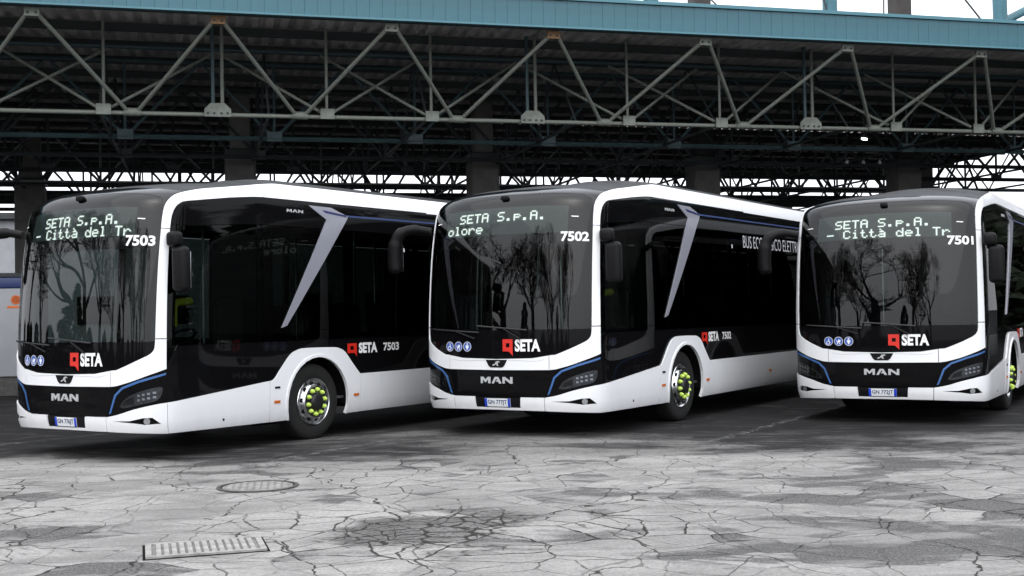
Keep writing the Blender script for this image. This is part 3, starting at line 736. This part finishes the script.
    # icons on the border: wheelchair, pram, pedestrian
    for i, x in enumerate((-.715, -.575, -.435)):
        ic = panel('icon', circle(-sx(-x), 1.105, .062, 20), M['iconblue'], ws, 0.010, 0.002)
        panel('icon_ring', [circle(-sx(-x), 1.105, .062, 20), circle(-sx(-x), 1.105, .054, 20)], M['printdim'], ic, 0.0125, 0.001)
        s0 = -sx(-x)
        if i == 2:
            panel('symbol', circle(s0, 1.138, .011, 10), M['print'], ic, 0.0125, 0.001)
            panel('symbol', [(s0 - .022, 1.122), (s0 - .024, 1.09), (s0 - .012, 1.09), (s0 - .010, 1.066), (s0 + .010, 1.066), (s0 + .012, 1.09), (s0 + .024, 1.09), (s0 + .022, 1.122)], M['print'], ic, 0.0125, 0.001)
        elif i == 1:
            panel('symbol', [(s0 - .036, 1.125), (s0 - .01, 1.10), (s0 + .0, 1.13), (s0 + .03, 1.12), (s0 + .022, 1.09), (s0 - .016, 1.085)], M['print'], ic, 0.0125, 0.001)
            for d in (-.014, .016): panel('symbol', circle(s0 + d, 1.075, .009, 8), M['print'], ic, 0.0125, 0.001)
        else:
            panel('symbol', [circle(s0 - .006, 1.085, .027, 14), circle(s0 - .006, 1.085, .018, 14)], M['print'], ic, 0.0125, 0.001)
            panel('symbol', [(s0 - .004, 1.145), (s0 + .006, 1.145), (s0 + .010, 1.112), (s0 + .028, 1.085), (s0 + .02, 1.08), (s0 + .0, 1.102)], M['print'], ic, 0.0125, 0.001)
    # front logo
    lg = panel('logo', [[(sx(.09), 1.195), (sx(.09), 1.047), (sx(.175), 1.047), (sx(.232), .992), (sx(.232), 1.195)], rect(sx(.137), sx(.188), 1.097, 1.147)], M['red'], ws, 0.009, 0.002)
    lettering('wordmark', 'SETA', sx(.265), sx(.61), 1.044, 1.195, M['print'], ws, 0.010, 0.045)
    # --- sides
    H = 0.30
    def side(mi):
        sg = mi
        panel('skirt', [(sy(.356), .307), (sy(1.905), .297), (sy(1.905), .787), (sy(.356), .640)], M['white'], B, o, 0.02, sg)
        for wy in WY:
            a = arch_cut(wy, 0.565, z0=.297)
            outer = catmull([(sy(wy + .815), .790), (sy(wy + .66), .94), (sy(wy + .52), 1.085), (sy(wy + .40), 1.138), (sy(wy + .25), 1.155), (sy(wy - .22), 1.160), (sy(wy - .37), 1.142), (sy(wy - .50), 1.085), (sy(wy - .66), .93), (sy(wy - .78), .808), (sy(wy - .855), .787)], 3)
            ar = panel('wheel_arch', [(sy(wy - .863), .787), (sy(wy - .863), .297)] + a + [(sy(wy + .815), .297)] + outer, M['white'], B, o + .004, 0.03, sg)
            # flared lip round the opening
            a2 = arch_cut(wy, 0.60, z0=.297); panel('arch_lip', a + a2[::-1], M['white'], ar, o + .014, 0.02, sg)
            panel('marker_lamp', rect(sy(wy - .80), sy(wy - .70), .515, .548), M['amber'], ar, o + .012, 0.012, sg)
            panel('marker_lamp', rect(sy(wy + .68), sy(wy + .78), .505, .538), M['amber'], ar, o + .012, 0.012, sg)
            panel('latch', rect(sy(wy - .785), sy(wy - .70), .69, .715), M['blackplast'], ar, o + .010, 0.012, sg)
        ed = [3.597, 4.02, 5.55, 6.10, 7.02, 7.91]
        for a, b2 in zip(ed, ed[1:]): panel('skirt', rect(sy(a), sy(b2) - .007, .297, .79), M['white'], B, o, 0.02, sg)
        panel('skirt', rect(sy(9.60), sy(11.75), .297, .79), M['white'], B, o, 0.02, sg)
        panel('marker_lamp', rect(sy(6.0), sy(6.09), .51, .545), M['amber'], B, o + .008, 0.012, sg)
        panel('tow_eye_cap', circle(sy(1.15), .39, .016, 10), M['matte'], B, o + .002, 0.004, sg)
        # glazing
        we = [.358, 1.80, 3.42, 4.92, 6.42, 7.92, 9.42, 10.75, 11.78]
        for i, (a, b2) in enumerate(zip(we, we[1:])):
            w = panel('side_window', rect(sy(a), sy(b2) - .007, 1.262, 2.66), M['cglass'] if i == 0 else M['sglass'], B, 0.003, 0.006, sg)
            panel('post', rect(sy(b2) - .055, sy(b2) + .045, 1.24, 2.68), M['matte'], w, -0.012, 0.03, sg)
            if 2 <= i < 6 and not mi:
                panel('sticker', rect(sy(b2) - .32, sy(b2) - .285, 2.42, 2.475), M['print'], w, 0.005, 0.001, sg)
        panel('post', rect(sy(.358), sy(.46), 1.24, 2.68), M['matte'], B, -0.010, 0.02, sg)
        up = panel('cantrail', [(sy(.358), 2.668), (sy(11.78), 2.668), (sy(11.78), 2.99), (sy(1.6), 2.99), (sy(1.0), 2.985), (sy(.54), 2.963), (sy(.41), 2.915), (sy(.365), 2.80)], M['blackgloss'], B, 0.003, 0.012, sg)
        if not mi: bl = panel('silver_blade', [(sy(2.66), 2.950), (sy(3.12), 2.945), (sy(3.44), 2.85), (sy(3.43), 2.815), (sy(2.215), 1.445), (sy(2.12), 1.42), (sy(3.01), 2.785)], M['silver'], B, 0.016, 0.012, sg)
        if not mi: panel('blade_label', [(sy(2.93), 2.905), (sy(3.40), 2.862), (sy(3.425), 2.835), (sy(2.99), 2.872)], M['navy'], bl, 0.018, 0.001, sg)
        panel('blue_stripe', [(sy(3.42), 2.842), (sy(11.7), 2.865), (sy(11.7), 2.885), (sy(3.42), 2.865)], M['stripe'], up, 0.006, 0.002, sg)
        if not mi:
            for lp in block_word(sy(2.25), sy(2.56), 2.845, 2.882, gap=.16): panel('letter', lp, M['badge'], up, 0.008, 0.005)
            panel('logo', [[(sy(3.36), 1.19), (sy(3.36), 1.065), (sy(3.50), 1.065), (sy(3.545), 1.015), (sy(3.545), 1.19)], rect(sy(3.415), sy(3.485), 1.105, 1.155)], M['red'], body, 0.003, 0.002)
            lettering('wordmark', 'SETA', sy(3.585), sy(3.97), 1.055, 1.195, M['print'], body, 0.004, 0.05)
    side(False); side(True)
    # door leaves on the kerb side are part of its glazing; the rear is a plain black panel with a window
    rr = panel('rear_panel', rect(sy(11.79), SMAX - .002, 1.28, 2.94), M['blackgloss'], B, 0.0, 0.02); panel('rear_panel', rect(sy(11.79), SMAX - .002, 1.28, 2.94), M['blackgloss'], B, 0.0, 0.02, True)
    # --- running gear
    box('underframe', (0, 6.1, .40), (1.80, 11.3, .10), M['matte'], B)
    for wy0, wy1 in ((.5, 2.1), (3.45, 8.1), (9.45, 11.8)):
        box('underframe', (0, (wy0 + wy1) / 2, .425), (2.44, wy1 - wy0, .12), M['matte'], B)
    for wy in WY:
        for sgn in (1, -1):
            bm = bmesh.new(); n = 16
            for i in range(n):
                a0, a1 = math.pi * i / n - .1, math.pi * (i + 1) / n + .0
                q = [(sgn * 1.262, wy + .61 * math.cos(a0), .475 + .61 * math.sin(a0)), (sgn * 1.262, wy + .61 * math.cos(a1), .475 + .61 * math.sin(a1)), (sgn * .72, wy + .61 * math.cos(a1), .475 + .61 * math.sin(a1)), (sgn * .72, wy + .61 * math.cos(a0), .475 + .61 * math.sin(a0))]
                bm.faces.new([bm.verts.new(p) for p in q])
            q = [bm.verts.new((sgn * .72, wy + .61 * math.cos(math.pi * i / n), .475 + .61 * math.sin(math.pi * i / n))) for i in range(n + 1)]
            q += [bm.verts.new((sgn * .72, wy - .61, .2)), bm.verts.new((sgn * .72, wy + .61, .2))]
            bm.faces.new(q); link('wheel_well', from_bm('wheel_well', bm), M['matte'], B)
    # wheel
    def wheel_parts():
        bm = bmesh.new()
        prof = [(-.25, .29), (-.26, .40), (-.245, .455), (-.22, .472), (-.19, .478), (-.055, .478), (-.03, .472), (-.008, .455), (.004, .42), (.004, .36), (-.004, .315), (-.02, .295), (-.06, .285)]
        bm_lathe(bm, prof, 56)
        tread = from_bm('tyre', bm, True); tread.materials.append(M['rubber'])
        bm = bmesh.new()
        prof = [(-.20, .27), (-.03, .284), (-.012, .296), (-.004, .300), (.002, .296), (-.004, .284), (-.045, .268), (-.060, .258), (-.045, .250), (-.005, .236), (.022, .212), (.030, .195), (.030, .105), (.045, .100)]
        bm_lathe(bm, prof, 56)
        rim = from_bm('rim', bm, True); rim.materials.append(M['alloy'])
        bm = bmesh.new()
        r = bm_lathe(bm, [(.02, .118), (.045, .112), (.075, .098), (.085, .080), (.085, .02), (.080, .0005)], 28)
        hub = from_bm('hub', bm, True); hub.materials.append(M['darkmetal'])
        bm = bmesh.new(); bm_lathe(bm, [(.028, .029), (.056, .028), (.062, .022), (.078, .018), (.083, .011), (.083, .001)], 10)
        nut = from_bm('nut_cap', bm, True); nut.materials.append(M['nut'])
        bm = bmesh.new(); bm_lathe(bm, [(0, .030), (.004, .030), (.004, .001)], 12)
        hole = from_bm('vent_hole', bm); hole.materials.append(M['matte'])
        bm = bmesh.new(); bm_lathe(bm, [(.031, .192), (.034, .190), (.034, .122), (.031, .120)], 40)
        face = from_bm('hub_face', bm, True); face.materials.append(M['darkmetal'])
        return tread, rim, hub, nut, hole, face
    tread, rim, hub, nut, hole, face = wheel_parts()
    for wy in WY:
        for sgn in (1, -1):
            w = link('wheel', hub, None, B); w.location = (sgn * 1.205, wy, .478)
            w.rotation_euler = (0, 0, 0 if sgn > 0 else math.pi)
            link('tyre', tread, None, w); link('rim', rim, None, w); link('hub_face', face, None, w)
            for i in range(10):
                a = 2 * math.pi * (i + .3) / 10
                q = link('nut_cap', nut, None, w); q.location = (0, .153 * math.cos(a), .153 * math.sin(a))
                q = link('vent_hole', hole, None, w); a += math.pi / 10; q.location = (.0045, .2275 * math.cos(a), .2275 * math.sin(a))
                q.rotation_euler = Matrix(((0, 0, 0), (0, 0, 0), (0, 0, 0))).to_euler() if False else Vector((.85, .45 * math.cos(a), .45 * math.sin(a))).to_track_quat('X', 'Z').to_euler()
    # --- mirrors
    bm = bmesh.new(); bm_box(bm, (1.335, .41, 2.43), (.17, .14, .17), .05, 3, None); mr = link('driver_mirror', from_bm('driver_mirror', bm, True), M['blackplast'], B)
    bm = bmesh.new(); bm_box(bm, (1.41, .43, 2.10), (.20, .14, .50), .06, 4, None); link('housing', from_bm('housing', bm, True), M['blackplast'], mr)
    box('mirror_glass', (1.41, .503, 2.09), (.15, .006, .40), M['chrome'], mr, 0.002)
    mr = tube('kerb_mirror', catmull([(-1.19, .32, 2.59), (-1.36, .22, 2.62), (-1.52, .13, 2.58), (-1.60, .10, 2.44), (-1.62, .10, 2.20), (-1.61, .11, 2.05)], 5), [.05] * 5 + [.065] * 5 + [.08] * 5 + [.095] * 9 + [.085, .05], M['blackplast'], B, 14)
    box('mirror_glass', (-1.62, .20, 2.25), (.13, .006, .34), M['chrome'], mr, 0.002)
    # --- wipers, camera, clearance lamps
    for (p0, p1, p2) in (((-.30, 1.20), (-.62, 1.30), (-1.03, 1.325)), ((.35, 1.20), (.10, 1.33), (-.28, 1.36))):
        P = [surf(sx(a) if a else 0, b2, .035)[0] for a, b2 in (p0, p1)]; w = tube('wiper', [tuple(p) for p in P], [.014, .010], M['blackplast'], B, 6)
        xs = np.linspace(p2[0], p1[0] + (p1[0] - p2[0]) * .9, 12); zs = np.linspace(p2[1], p1[1] + (p1[1] - p2[1]) * .9, 12)
        tube('blade', [tuple(surf(sx(a), b2, .022)[0]) for a, b2 in zip(xs, zs)], .011, M['darkmetal'], w, 6)
    Pc, _ = surf(.03, 2.95, .02); box('roof_camera', tuple(Pc), (.09, .07, .06), M['blackplast'], B, .015)
    for s in (-1, 1):
        panel('clearance_lamp', [(sx(.98) * s, 2.705), (sx(1.06) * s, 2.705), (sx(1.06) * s, 2.717), (sx(.98) * s, 2.717)], M['print'], B, .006, .006)
    # --- interior
    box('floor', (0, 6.2, .50), (2.36, 11.0, .03), M['ifloor'], B)
    box('ceiling', (0, 6.4, 2.78), (2.20, 10.6, .03), M['liner'], B)
    bm = bmesh.new(); vv = []
    dz = [(.30, 1.0), (.34, 1.16), (.55, 1.22), (.80, 1.17), (.86, 1.02)]
    for xx in (-1.12, 1.12): vv.append([bm.verts.new((xx, y + (.18 if True else 0), z)) for y, z in dz])
    for i in range(len(dz) - 1): bm.faces.new((vv[0][i], vv[0][i + 1], vv[1][i + 1], vv[1][i]))
    link('dashboard', from_bm('dashboard', bm), M['dash'], B)
    bm = bmesh.new(); bm_lathe(bm, [(.0 + .018 * math.cos(a), .22 + .018 * math.sin(a)) for a in [2 * math.pi * i / 8 for i in range(9)]], 28, 'Z')
    st = link('steering_wheel', from_bm('steering_wheel', bm, True), M['blackplast'], B); st.location = (.62, 1.08, 1.32); st.rotation_euler = (R(28), 0, 0)
    tube('column', [(0, 0, -.35), (0, 0, 0)], .05, M['blackplast'], st, 8); box('spoke', (0, 0, 0), (.40, .05, .02), M['blackplast'], st, .006)
    def seat(name, x, y, z, m):
        s_ = box(name, (x, y, z), (.44, .44, .10), m, B, .04)
        box('backrest', (x, y + .24, z + .40), (.42, .09, .74), m, s_, .035); return s_
    seat('driver_seat', .62, 1.72, 1.02, M['dash'])
    bm = bmesh.new(); bm_box(bm, (.58, 2.18, 1.55), (1.0, .04, 2.1)); link('cab_partition', from_bm('cab_partition', bm), M['dash'], B)
    tube('cab_rail', catmull([(1.18, .52, 1.47), (1.18, .52, 1.66), (1.19, .55, 1.73), (1.19, .76, 1.75)], 4), .045, M['yellow'], B, 10)
    for y in (3.4, 4.2, 5.0, 5.8, 6.6, 7.4, 8.9, 9.7, 10.5):
        for x in (-.95, .95): seat('passenger_seat', x, y, .95, M['seat'])
    for y in (2.6, 4.4, 6.2, 8.2, 10.0):
        for x in (-.55, .55): tube('grab_pole', [(x, y, .52), (x, y, 2.76)], .018, M['alloy'], B, 8)
    # destination display behind the top of the windscreen
    panel('display_board', rect(-sx(.93), sx(.93), 2.505, 2.865), M['ledboard'], B, -0.050, 0.05)
    panel('sun_blind', rect(-sx(1.05), sx(1.08), 2.36, 2.495), M['dash'], B, -0.075, 0.02)
    panel('header', [(-sx(1.1), 2.87), (sx(1.1), 2.87), (sx(1.1), 2.97), (-sx(1.1), 2.97)], M['dash'], B, -0.050, 0.03)
    return B

GLY = {'S': '01111 10000 10000 01110 00001 00001 11110', 'E': '11111 10000 10000 11110 10000 10000 11111', 'T': '11111 00100 00100 00100 00100 00100 00100',
       'A': '01110 10001 10001 11111 10001 10001 10001', 'p': '00000 00000 11110 10001 11110 10000 10000', '.': '00000 00000 00000 00000 00000 01100 01100',
       'C': '01110 10001 10000 10000 10000 10001 01110', 'i': '00100 00000 01100 00100 00100 00100 01110', 't': '01000 01000 11100 01000 01000 01001 00110',
       'à': '01000 00100 01110 00001 01111 10001 01111', 'd': '00001 00001 01101 10011 10001 10001 01111', 'e': '00000 00000 01110 10001 11111 10000 01110',
       'l': '01100 00100 00100 00100 00100 00100 01110', 'r': '00000 00000 10110 11001 10000 10000 10000', 'o': '00000 00000 01110 10001 10001 10001 01110',
       '-': '00000 00000 00000 11111 00000 00000 00000', ' ': '00000 ' * 7}
def led_text(parent, lines):
    V, F = [], []; pu, pz = 0.0203, 0.0172
    for (txt, x0, zt) in lines:
        for ci, ch in enumerate(txt):
            for rI, rw in enumerate(GLY[ch].split()):
                for cI, bit in enumerate(rw):
                    if bit == '1':
                        a = x0 + (ci * 6 + cI) * pu; z = zt - rI * pz; k = len(V)
                        V += [(a, z), (a + pu * .96, z), (a + pu * .96, z - pz * .96), (a, z - pz * .96)]; F.append((k, k + 1, k + 2, k + 3))
    return flat_on('led_text', V, F, lambda p: (math.copysign(sx(abs(p[0])), p[0]), p[1]), M['led'], parent, -0.044)

def kids(o, table): return table.get(o, [])
BUSES = [('7503', (-5.035, 13.729), 32.52, 'GN 776JT', [('SETA S.p.A.', -.60, 2.775), ('- Città del Tr', -.80, 2.63)],
          'white and black electric city bus numbered 7503, leftmost of the three'),
         ('7502', (-0.20, 14.979), 31.87, 'GN 777JT', [('SETA S.p.A.', -.68, 2.80), ('olore', -.88, 2.65)],
          'white and black electric city bus numbered 7502, in the middle of the row'),
         ('7501', (4.925, 16.32), 29.6, 'GN 772JT', [('SETA S.p.A.', -.66, 2.785), ('- Città del Tr', -.78, 2.64)],
          'white and black electric city bus numbered 7501, cut off by the right edge')]
proto = build_bus()
def subtree(o): return [c for c in col.objects if c.parent == o]
tree1 = {}
for ob in list(col.objects):
    if ob.parent is not None: tree1.setdefault(ob.parent.name, []).append(ob)
def copy_tree(o, parent):
    c = o.copy(); col.objects.link(c); c.parent = parent
    for ch in tree1.get(o.name, []): copy_tree(ch, c)
    return c
def find(root, name):
    return next(c for c in root.children if c.name.split('.')[0] == name)
bus_roots = [proto] + [copy_tree(proto, None) for _ in BUSES[1:]]
for root, (num, pos, ang, plate, led, lab) in zip(bus_roots, BUSES):
    root.location = (pos[0], pos[1], {'7503': 0, '7502': .036, '7501': -.022}[num]); root.rotation_euler = (0, 0, -R(ang))
    tag(root, lab, 'bus', 'parked city buses')
    ch = [c for c in bpy.data.objects if c.parent == root]
    wsn = next(c for c in ch if c.name.startswith('windscreen')); bod = next(c for c in ch if c.name.startswith('body')); dsp = next(c for c in ch if c.name.startswith('display_board'))
    plh = next(c for c in ch if c.name.startswith('plate_holder'))
    lettering('fleet_number', num, sx(.860), sx(1.165), 2.375, 2.507, M['print'], wsn, 0.008, 0.032)
    lettering('fleet_number', num, sy(4.10), sy(4.44), 1.07, 1.18, M['print'], bod, 0.004, 0.03)
    lettering('plate_text', plate, -.138, .138, .392, .455, M['navy'], plh, 0.0215, 0.012)
    led_text(dsp, led)
    if num == '7502': lettering('slogan', 'BUS ECOLOGICO ELETTRICO', sy(5.07), sy(7.95), 2.44, 2.63, M['printdim'], bod, 0.008, 0.0)

b4 = copy_tree(proto, None); b4.location = (10.3, 17.4, 0); b4.rotation_euler = (0, 0, -R(31.5))
tag(b4, 'city bus beyond the right edge, seen mirrored in the rightmost bus', 'bus', 'parked city buses')
# ------------------------------------------------------------------ things on the ground
def grate():
    c = Vector((-2.11, 8.30, 0)); e = empty('drain_grate', (c.x, c.y, 0.004), R(17)); tag(e, 'rectangular slotted iron drain grate set in the pale asphalt at lower left', 'drain')
    w, d = 0.78, 0.50
    bm = bmesh.new()
    bm_box(bm, (0, d / 2 - .02, .006), (w, .04, .016)); bm_box(bm, (0, -d / 2 + .02, .006), (w, .04, .016)); bm_box(bm, (-w / 2 + .02, 0, .0055), (.04, d - .081, .015)); bm_box(bm, (w / 2 - .02, 0, .0055), (.04, d - .081, .015))
    link('frame', from_bm('frame', bm), M['dustiron'], e)
    box('pit', (0, 0, -.001), (w - .06, d - .06, .006), M['coveriron'], e); box('bedding', (0, 0, -.0015), (w + .035, d + .035, .004), M['matte'], e)
    sl = (w - .12) / 13
    me = None
    for i in range(13):
        x = -w / 2 + .06 + (i + .5) * sl
        if me is None:
            bm = bmesh.new(); bm_box(bm, (0, 0, 0), (sl * .68, d - .10, .014), .003, 1); me = from_bm('slat', bm); me.materials.append(M['dustiron'])
        o = link('slat', me, None, e); o.location = (x, 0, .008)
grate()
def manhole():
    e = empty('manhole_cover', (-2.37, 11.25, .004), R(10)); tag(e, 'round iron manhole cover in the asphalt in front of the left bus', 'manhole')
    bm = bmesh.new(); bm_lathe(bm, [(0, .372), (.006, .372), (.006, .335), (0, .335)], 40, 'Z'); link('ring', from_bm('ring', bm), M['iron'], e)
    bm = bmesh.new(); bm_lathe(bm, [(-.002, .336), (.0005, .336), (.0005, .30)], 40, 'Z'); link('joint', from_bm('joint', bm), M['matte'], e)
    bm = bmesh.new(); bm_lathe(bm, [(0, .322), (.003, .320), (.003, .001)], 40, 'Z'); cv = link('cover', from_bm('cover', bm), M['coveriron'], e)
    bm = bmesh.new()
    for i in range(-5, 6):
        for j in range(-5, 6):
            x, y = i * .062, j * .062
            if math.hypot(x, y) < .29: bm_box(bm, (x, y, .0045), (.040, .040, .005), rot=None)
    o = link('tread_stud', from_bm('tread_stud', bm), M['dustiron'], cv); o['kind'] = 'stuff'
manhole()
def worn_line_mat():
    m, t, N, b = new_mat('worn_paint'); L = t.links
    b.inputs['Base Color'].default_value = (.42, .42, .41, 1); b.inputs['Roughness'].default_value = .8
    tc = N.new('ShaderNodeTexCoord'); n = N.new('ShaderNodeTexNoise'); n.inputs['Scale'].default_value = 7; n.inputs['Detail'].default_value = 8; n.inputs['Roughness'].default_value = .75; L.new(tc.outputs['Object'], n.inputs['Vector'])
    mr = N.new('ShaderNodeMapRange'); mr.inputs[1].default_value = .47; mr.inputs[2].default_value = .66; mr.inputs[4].default_value = .36; L.new(n.outputs['Fac'], mr.inputs[0]); L.new(mr.outputs[0], b.inputs['Alpha'])
    return m
wl = worn_line_mat()
for k, (a, b2, w, lab) in enumerate((((-9.5, 11.2), (-4.3, 18.4), .13, 'faded painted bay line left of the left bus'), ((-2.6, 13.0), (1.2, 19.1), .12, 'faded painted bay line between the left and middle buses'), ((2.3, 14.4), (6.1, 20.8), .12, 'faded painted bay line between the middle and right buses'))):
    a, b2 = Vector((*a, 0)), Vector((*b2, 0)); d = (b2 - a).normalized(); q = Vector((-d.y, d.x, 0)) * w / 2
    bm = bmesh.new(); pv = None
    for i in range(41):
        c_ = a.lerp(b2, i / 40); cur = [bm.verts.new((p.x, p.y, gz(p.x, p.y) + .006)) for p in (c_ - q, c_ + q)]
        if pv: bm.faces.new((pv[0], cur[0], cur[1], pv[1]))
        pv = cur
    tag(link('bay_line', from_bm('bay_line', bm), wl), lab, 'road marking', 'faded bay lines', 'structure')

# ------------------------------------------------------------------ kiosk at the left edge
ki = empty('ticket_kiosk', (-11.35, 25.9, 0), CA); tag(ki, 'grey kiosk with blue top band and orange emblem at the left edge', 'kiosk')
box('base', (0, 0, .2), (2.3, 1.2, .4), M['iron'], ki); box('wall', (0, 0, 1.32), (2.4, 1.3, 1.84), M['kioskgrey'], ki, .02)
box('top_band', (0, 0, 2.36), (2.44, 1.34, .22), M['kioskblue'], ki, .02); box('roof', (0, 0, 2.52), (2.5, 1.4, .08), M['steeldark'], ki)
bm = bmesh.new()
for i in range(8):
    a = 2 * math.pi * i / 8; bm_tube(bm, [(.85 + .055 * math.cos(a), -.652, 2.0 + .055 * math.sin(a)), (.85 + .055 * math.cos(a), -.662, 2.0 + .055 * math.sin(a))], .045, 8)
link('emblem', from_bm('emblem', bm), M['orange'], ki); box('nameplate', (.85, -.655, 1.85), (.34, .01, .045), M['orange'], ki)
box('panel_joint', (.1, -.653, 1.3), (.02, .01, 1.7), M['iron'], ki)

# ------------------------------------------------------------------ low depot building behind the canopy
bd = empty('depot_building', to_world(-6, 44, 0), CA); tag(bd, 'long two-storey grey depot building far behind the canopy', 'building')
box('wall', (0, 0, 3.3), (90, 8, 6.6), M['kioskgrey'], bd); box('roof', (0, 0, 6.75), (91, 9, .3), M['steeldark'], bd)
bm = bmesh.new(); bm_box(bm, (0, 0, 0), (1.8, .1, 1.4)); wm = from_bm('window', bm); wm.materials.append(M['blackgloss'])
for i in range(24):
    o = link('window', wm, None, bd); o.location = (-42 + i * 3.65, -4.02, 2.0)

# ------------------------------------------------------------------ bare winter trees across the yard (seen mirrored in the glass)
def tree_mesh(seed, h):
    rd = random.Random(seed); bmt = bmesh.new(); bmc = bmesh.new()
    def grow(p, d, L, r, depth):
        n = 3 if depth < 2 else 2; pts = [p]; rr = [r]; q = p.copy(); dd = d.copy()
        for i in range(n):
            dd = (dd + Vector((rd.gauss(0, .12), rd.gauss(0, .12), rd.gauss(.03, .07)))).normalized(); q = q + dd * L / n; pts.append(q.copy()); rr.append(r * (1 - .38 * (i + 1) / n))
        bm_tube(bmt if depth == 0 else bmc, pts, rr, 6 if depth < 2 else 4 if depth < 4 else 3, False)
        if depth >= 5: return
        for k in range(4 if depth < 4 else 5):
            t = rd.uniform(.45, 1.0) if k else 1.0
            i = min(int(t * n), n - 1); base = pts[i].lerp(pts[i + 1], t * n - i)
            ax = Vector((rd.gauss(0, 1), rd.gauss(0, 1), rd.gauss(0, .35))).normalized()
            nd = (dd + ax * (.45 if k == 0 else .85)).normalized(); nd.z = max(nd.z, -.05)
            grow(base, nd, L * rd.uniform(.60, .80), max(rr[-1] * rd.uniform(.55, .8), .014), depth + 1)
    grow(Vector((0, 0, -.1)), Vector((0, 0, 1)), h * .28, h * .022, 0)
    return from_bm('trunk', bmt), from_bm('crown', bmc)
kinds = [tree_mesh(11, 12.0), tree_mesh(23, 10.5), tree_mesh(37, 13.0)]
for tm in kinds:
    for q in tm: q.materials.append(M['bark'])
spots = [(-34, 22), (-38, 15), (-33, 9), (-39, 3), (-34, -2), (-31, -8), (-36, -13), (-27, -15), (-29, -21), (-21, -22), (-22, -28), (-14, -27), (31, 40), (34, 46), (37, 52), (31, 15), (33, 23), (30, 31)]
rnd = random.Random(3)
spots = [(x * .78, 14 + (y - 14) * .78) if x < 0 else (x, y) for x, y in spots]
for i, (x, y) in enumerate(spots):
    e = empty('bare_tree', (x, y, 0), rnd.uniform(0, 6.28)); k = kinds[i % 3]; f = rnd.uniform(1.35, 1.9); e.scale = (f, f, f)
    tag(e, 'bare winter tree across the yard, seen mirrored in the bus glass', 'tree', 'bare trees across the yard')
    link('trunk', k[0], None, e); link('crown', k[1], None, e)
# evergreen trees and hedge between them
def evergreen_mesh(seed, h, w):
    rd = random.Random(seed); bmt = bmesh.new(); bmc = bmesh.new()
    bm_tube(bmt, [(0, 0, -.1), (0, 0, h * .5), (0, 0, h)], [.22, .14, .03], 6)
    for i in range(2600):
        z = h * (.06 + .94 * rd.random() ** 1.15); r = w * (1 - z / h) ** .75 * (.35 + .65 * rd.random() ** .5) * (1 + .25 * math.sin(z * 5 + seed)); a = rd.uniform(0, 6.28)
        p = Vector((r * math.cos(a), r * math.sin(a), z)); l = rd.uniform(.18, .42)
        d = Vector((math.cos(a), math.sin(a), rd.uniform(-.5, .2))).normalized() * l; q = Vector((rd.gauss(0, 1), rd.gauss(0, 1), rd.gauss(0, 1))).normalized() * l * .45
        bmc.faces.new([bmc.verts.new(v) for v in (p - q, p + d, p + q)])
    return from_bm('trunk', bmt), from_bm('crown', bmc)
leafm = mat('evergreen_leaf', (0.035, 0.05, 0.028), 0.8, var=0.4, vscale=3)
ek = [evergreen_mesh(1, 5.5, 1.6), evergreen_mesh(2, 2.6, 2.6)]
for tm in ek: tm[0].materials.append(M['bark']); tm[1].materials.append(leafm)
for i, (x, y, k) in enumerate(((-41, 18, 1), (-40, 10, 0), (-43, 6, 1), (-41, 0, 1), (-42, -5, 1), (-38, -9, 0), (-40, -14, 1), (-35, -18, 1), (-33, -24, 1), (-28, -27, 0), (-25, -32, 1), (-19, -31, 1), (-44, 13, 1), (-42, 22, 1), (-45, 26, 1), (-41, 29, 1), (24, 33, 0), (27, 38, 0), (29, 43, 0), (30.5, 48, 0), (33, 53, 0), (36, 58, 0), (26, 29, 0), (29, 8, 0), (31, 12, 0), (30, 16, 0), (32, 19.5, 0), (30, 23, 0), (32, 26.5, 0), (29, 33, 0), (33, 36, 0), (36, 41, 0))):
    e = empty('evergreen_tree', (x * .8, 14 + (y - 14) * .8, 0) if x < 0 else (x, y, 0), i * 1.3)
    if x > 0: e.scale = (2.0, 2.0, 1.9)
    tag(e, 'dark evergreen tree across the yard, seen mirrored in the bus glass', 'tree', 'evergreens across the yard')
    link('trunk', ek[k][0], None, e); link('crown', ek[k][1], None, e)
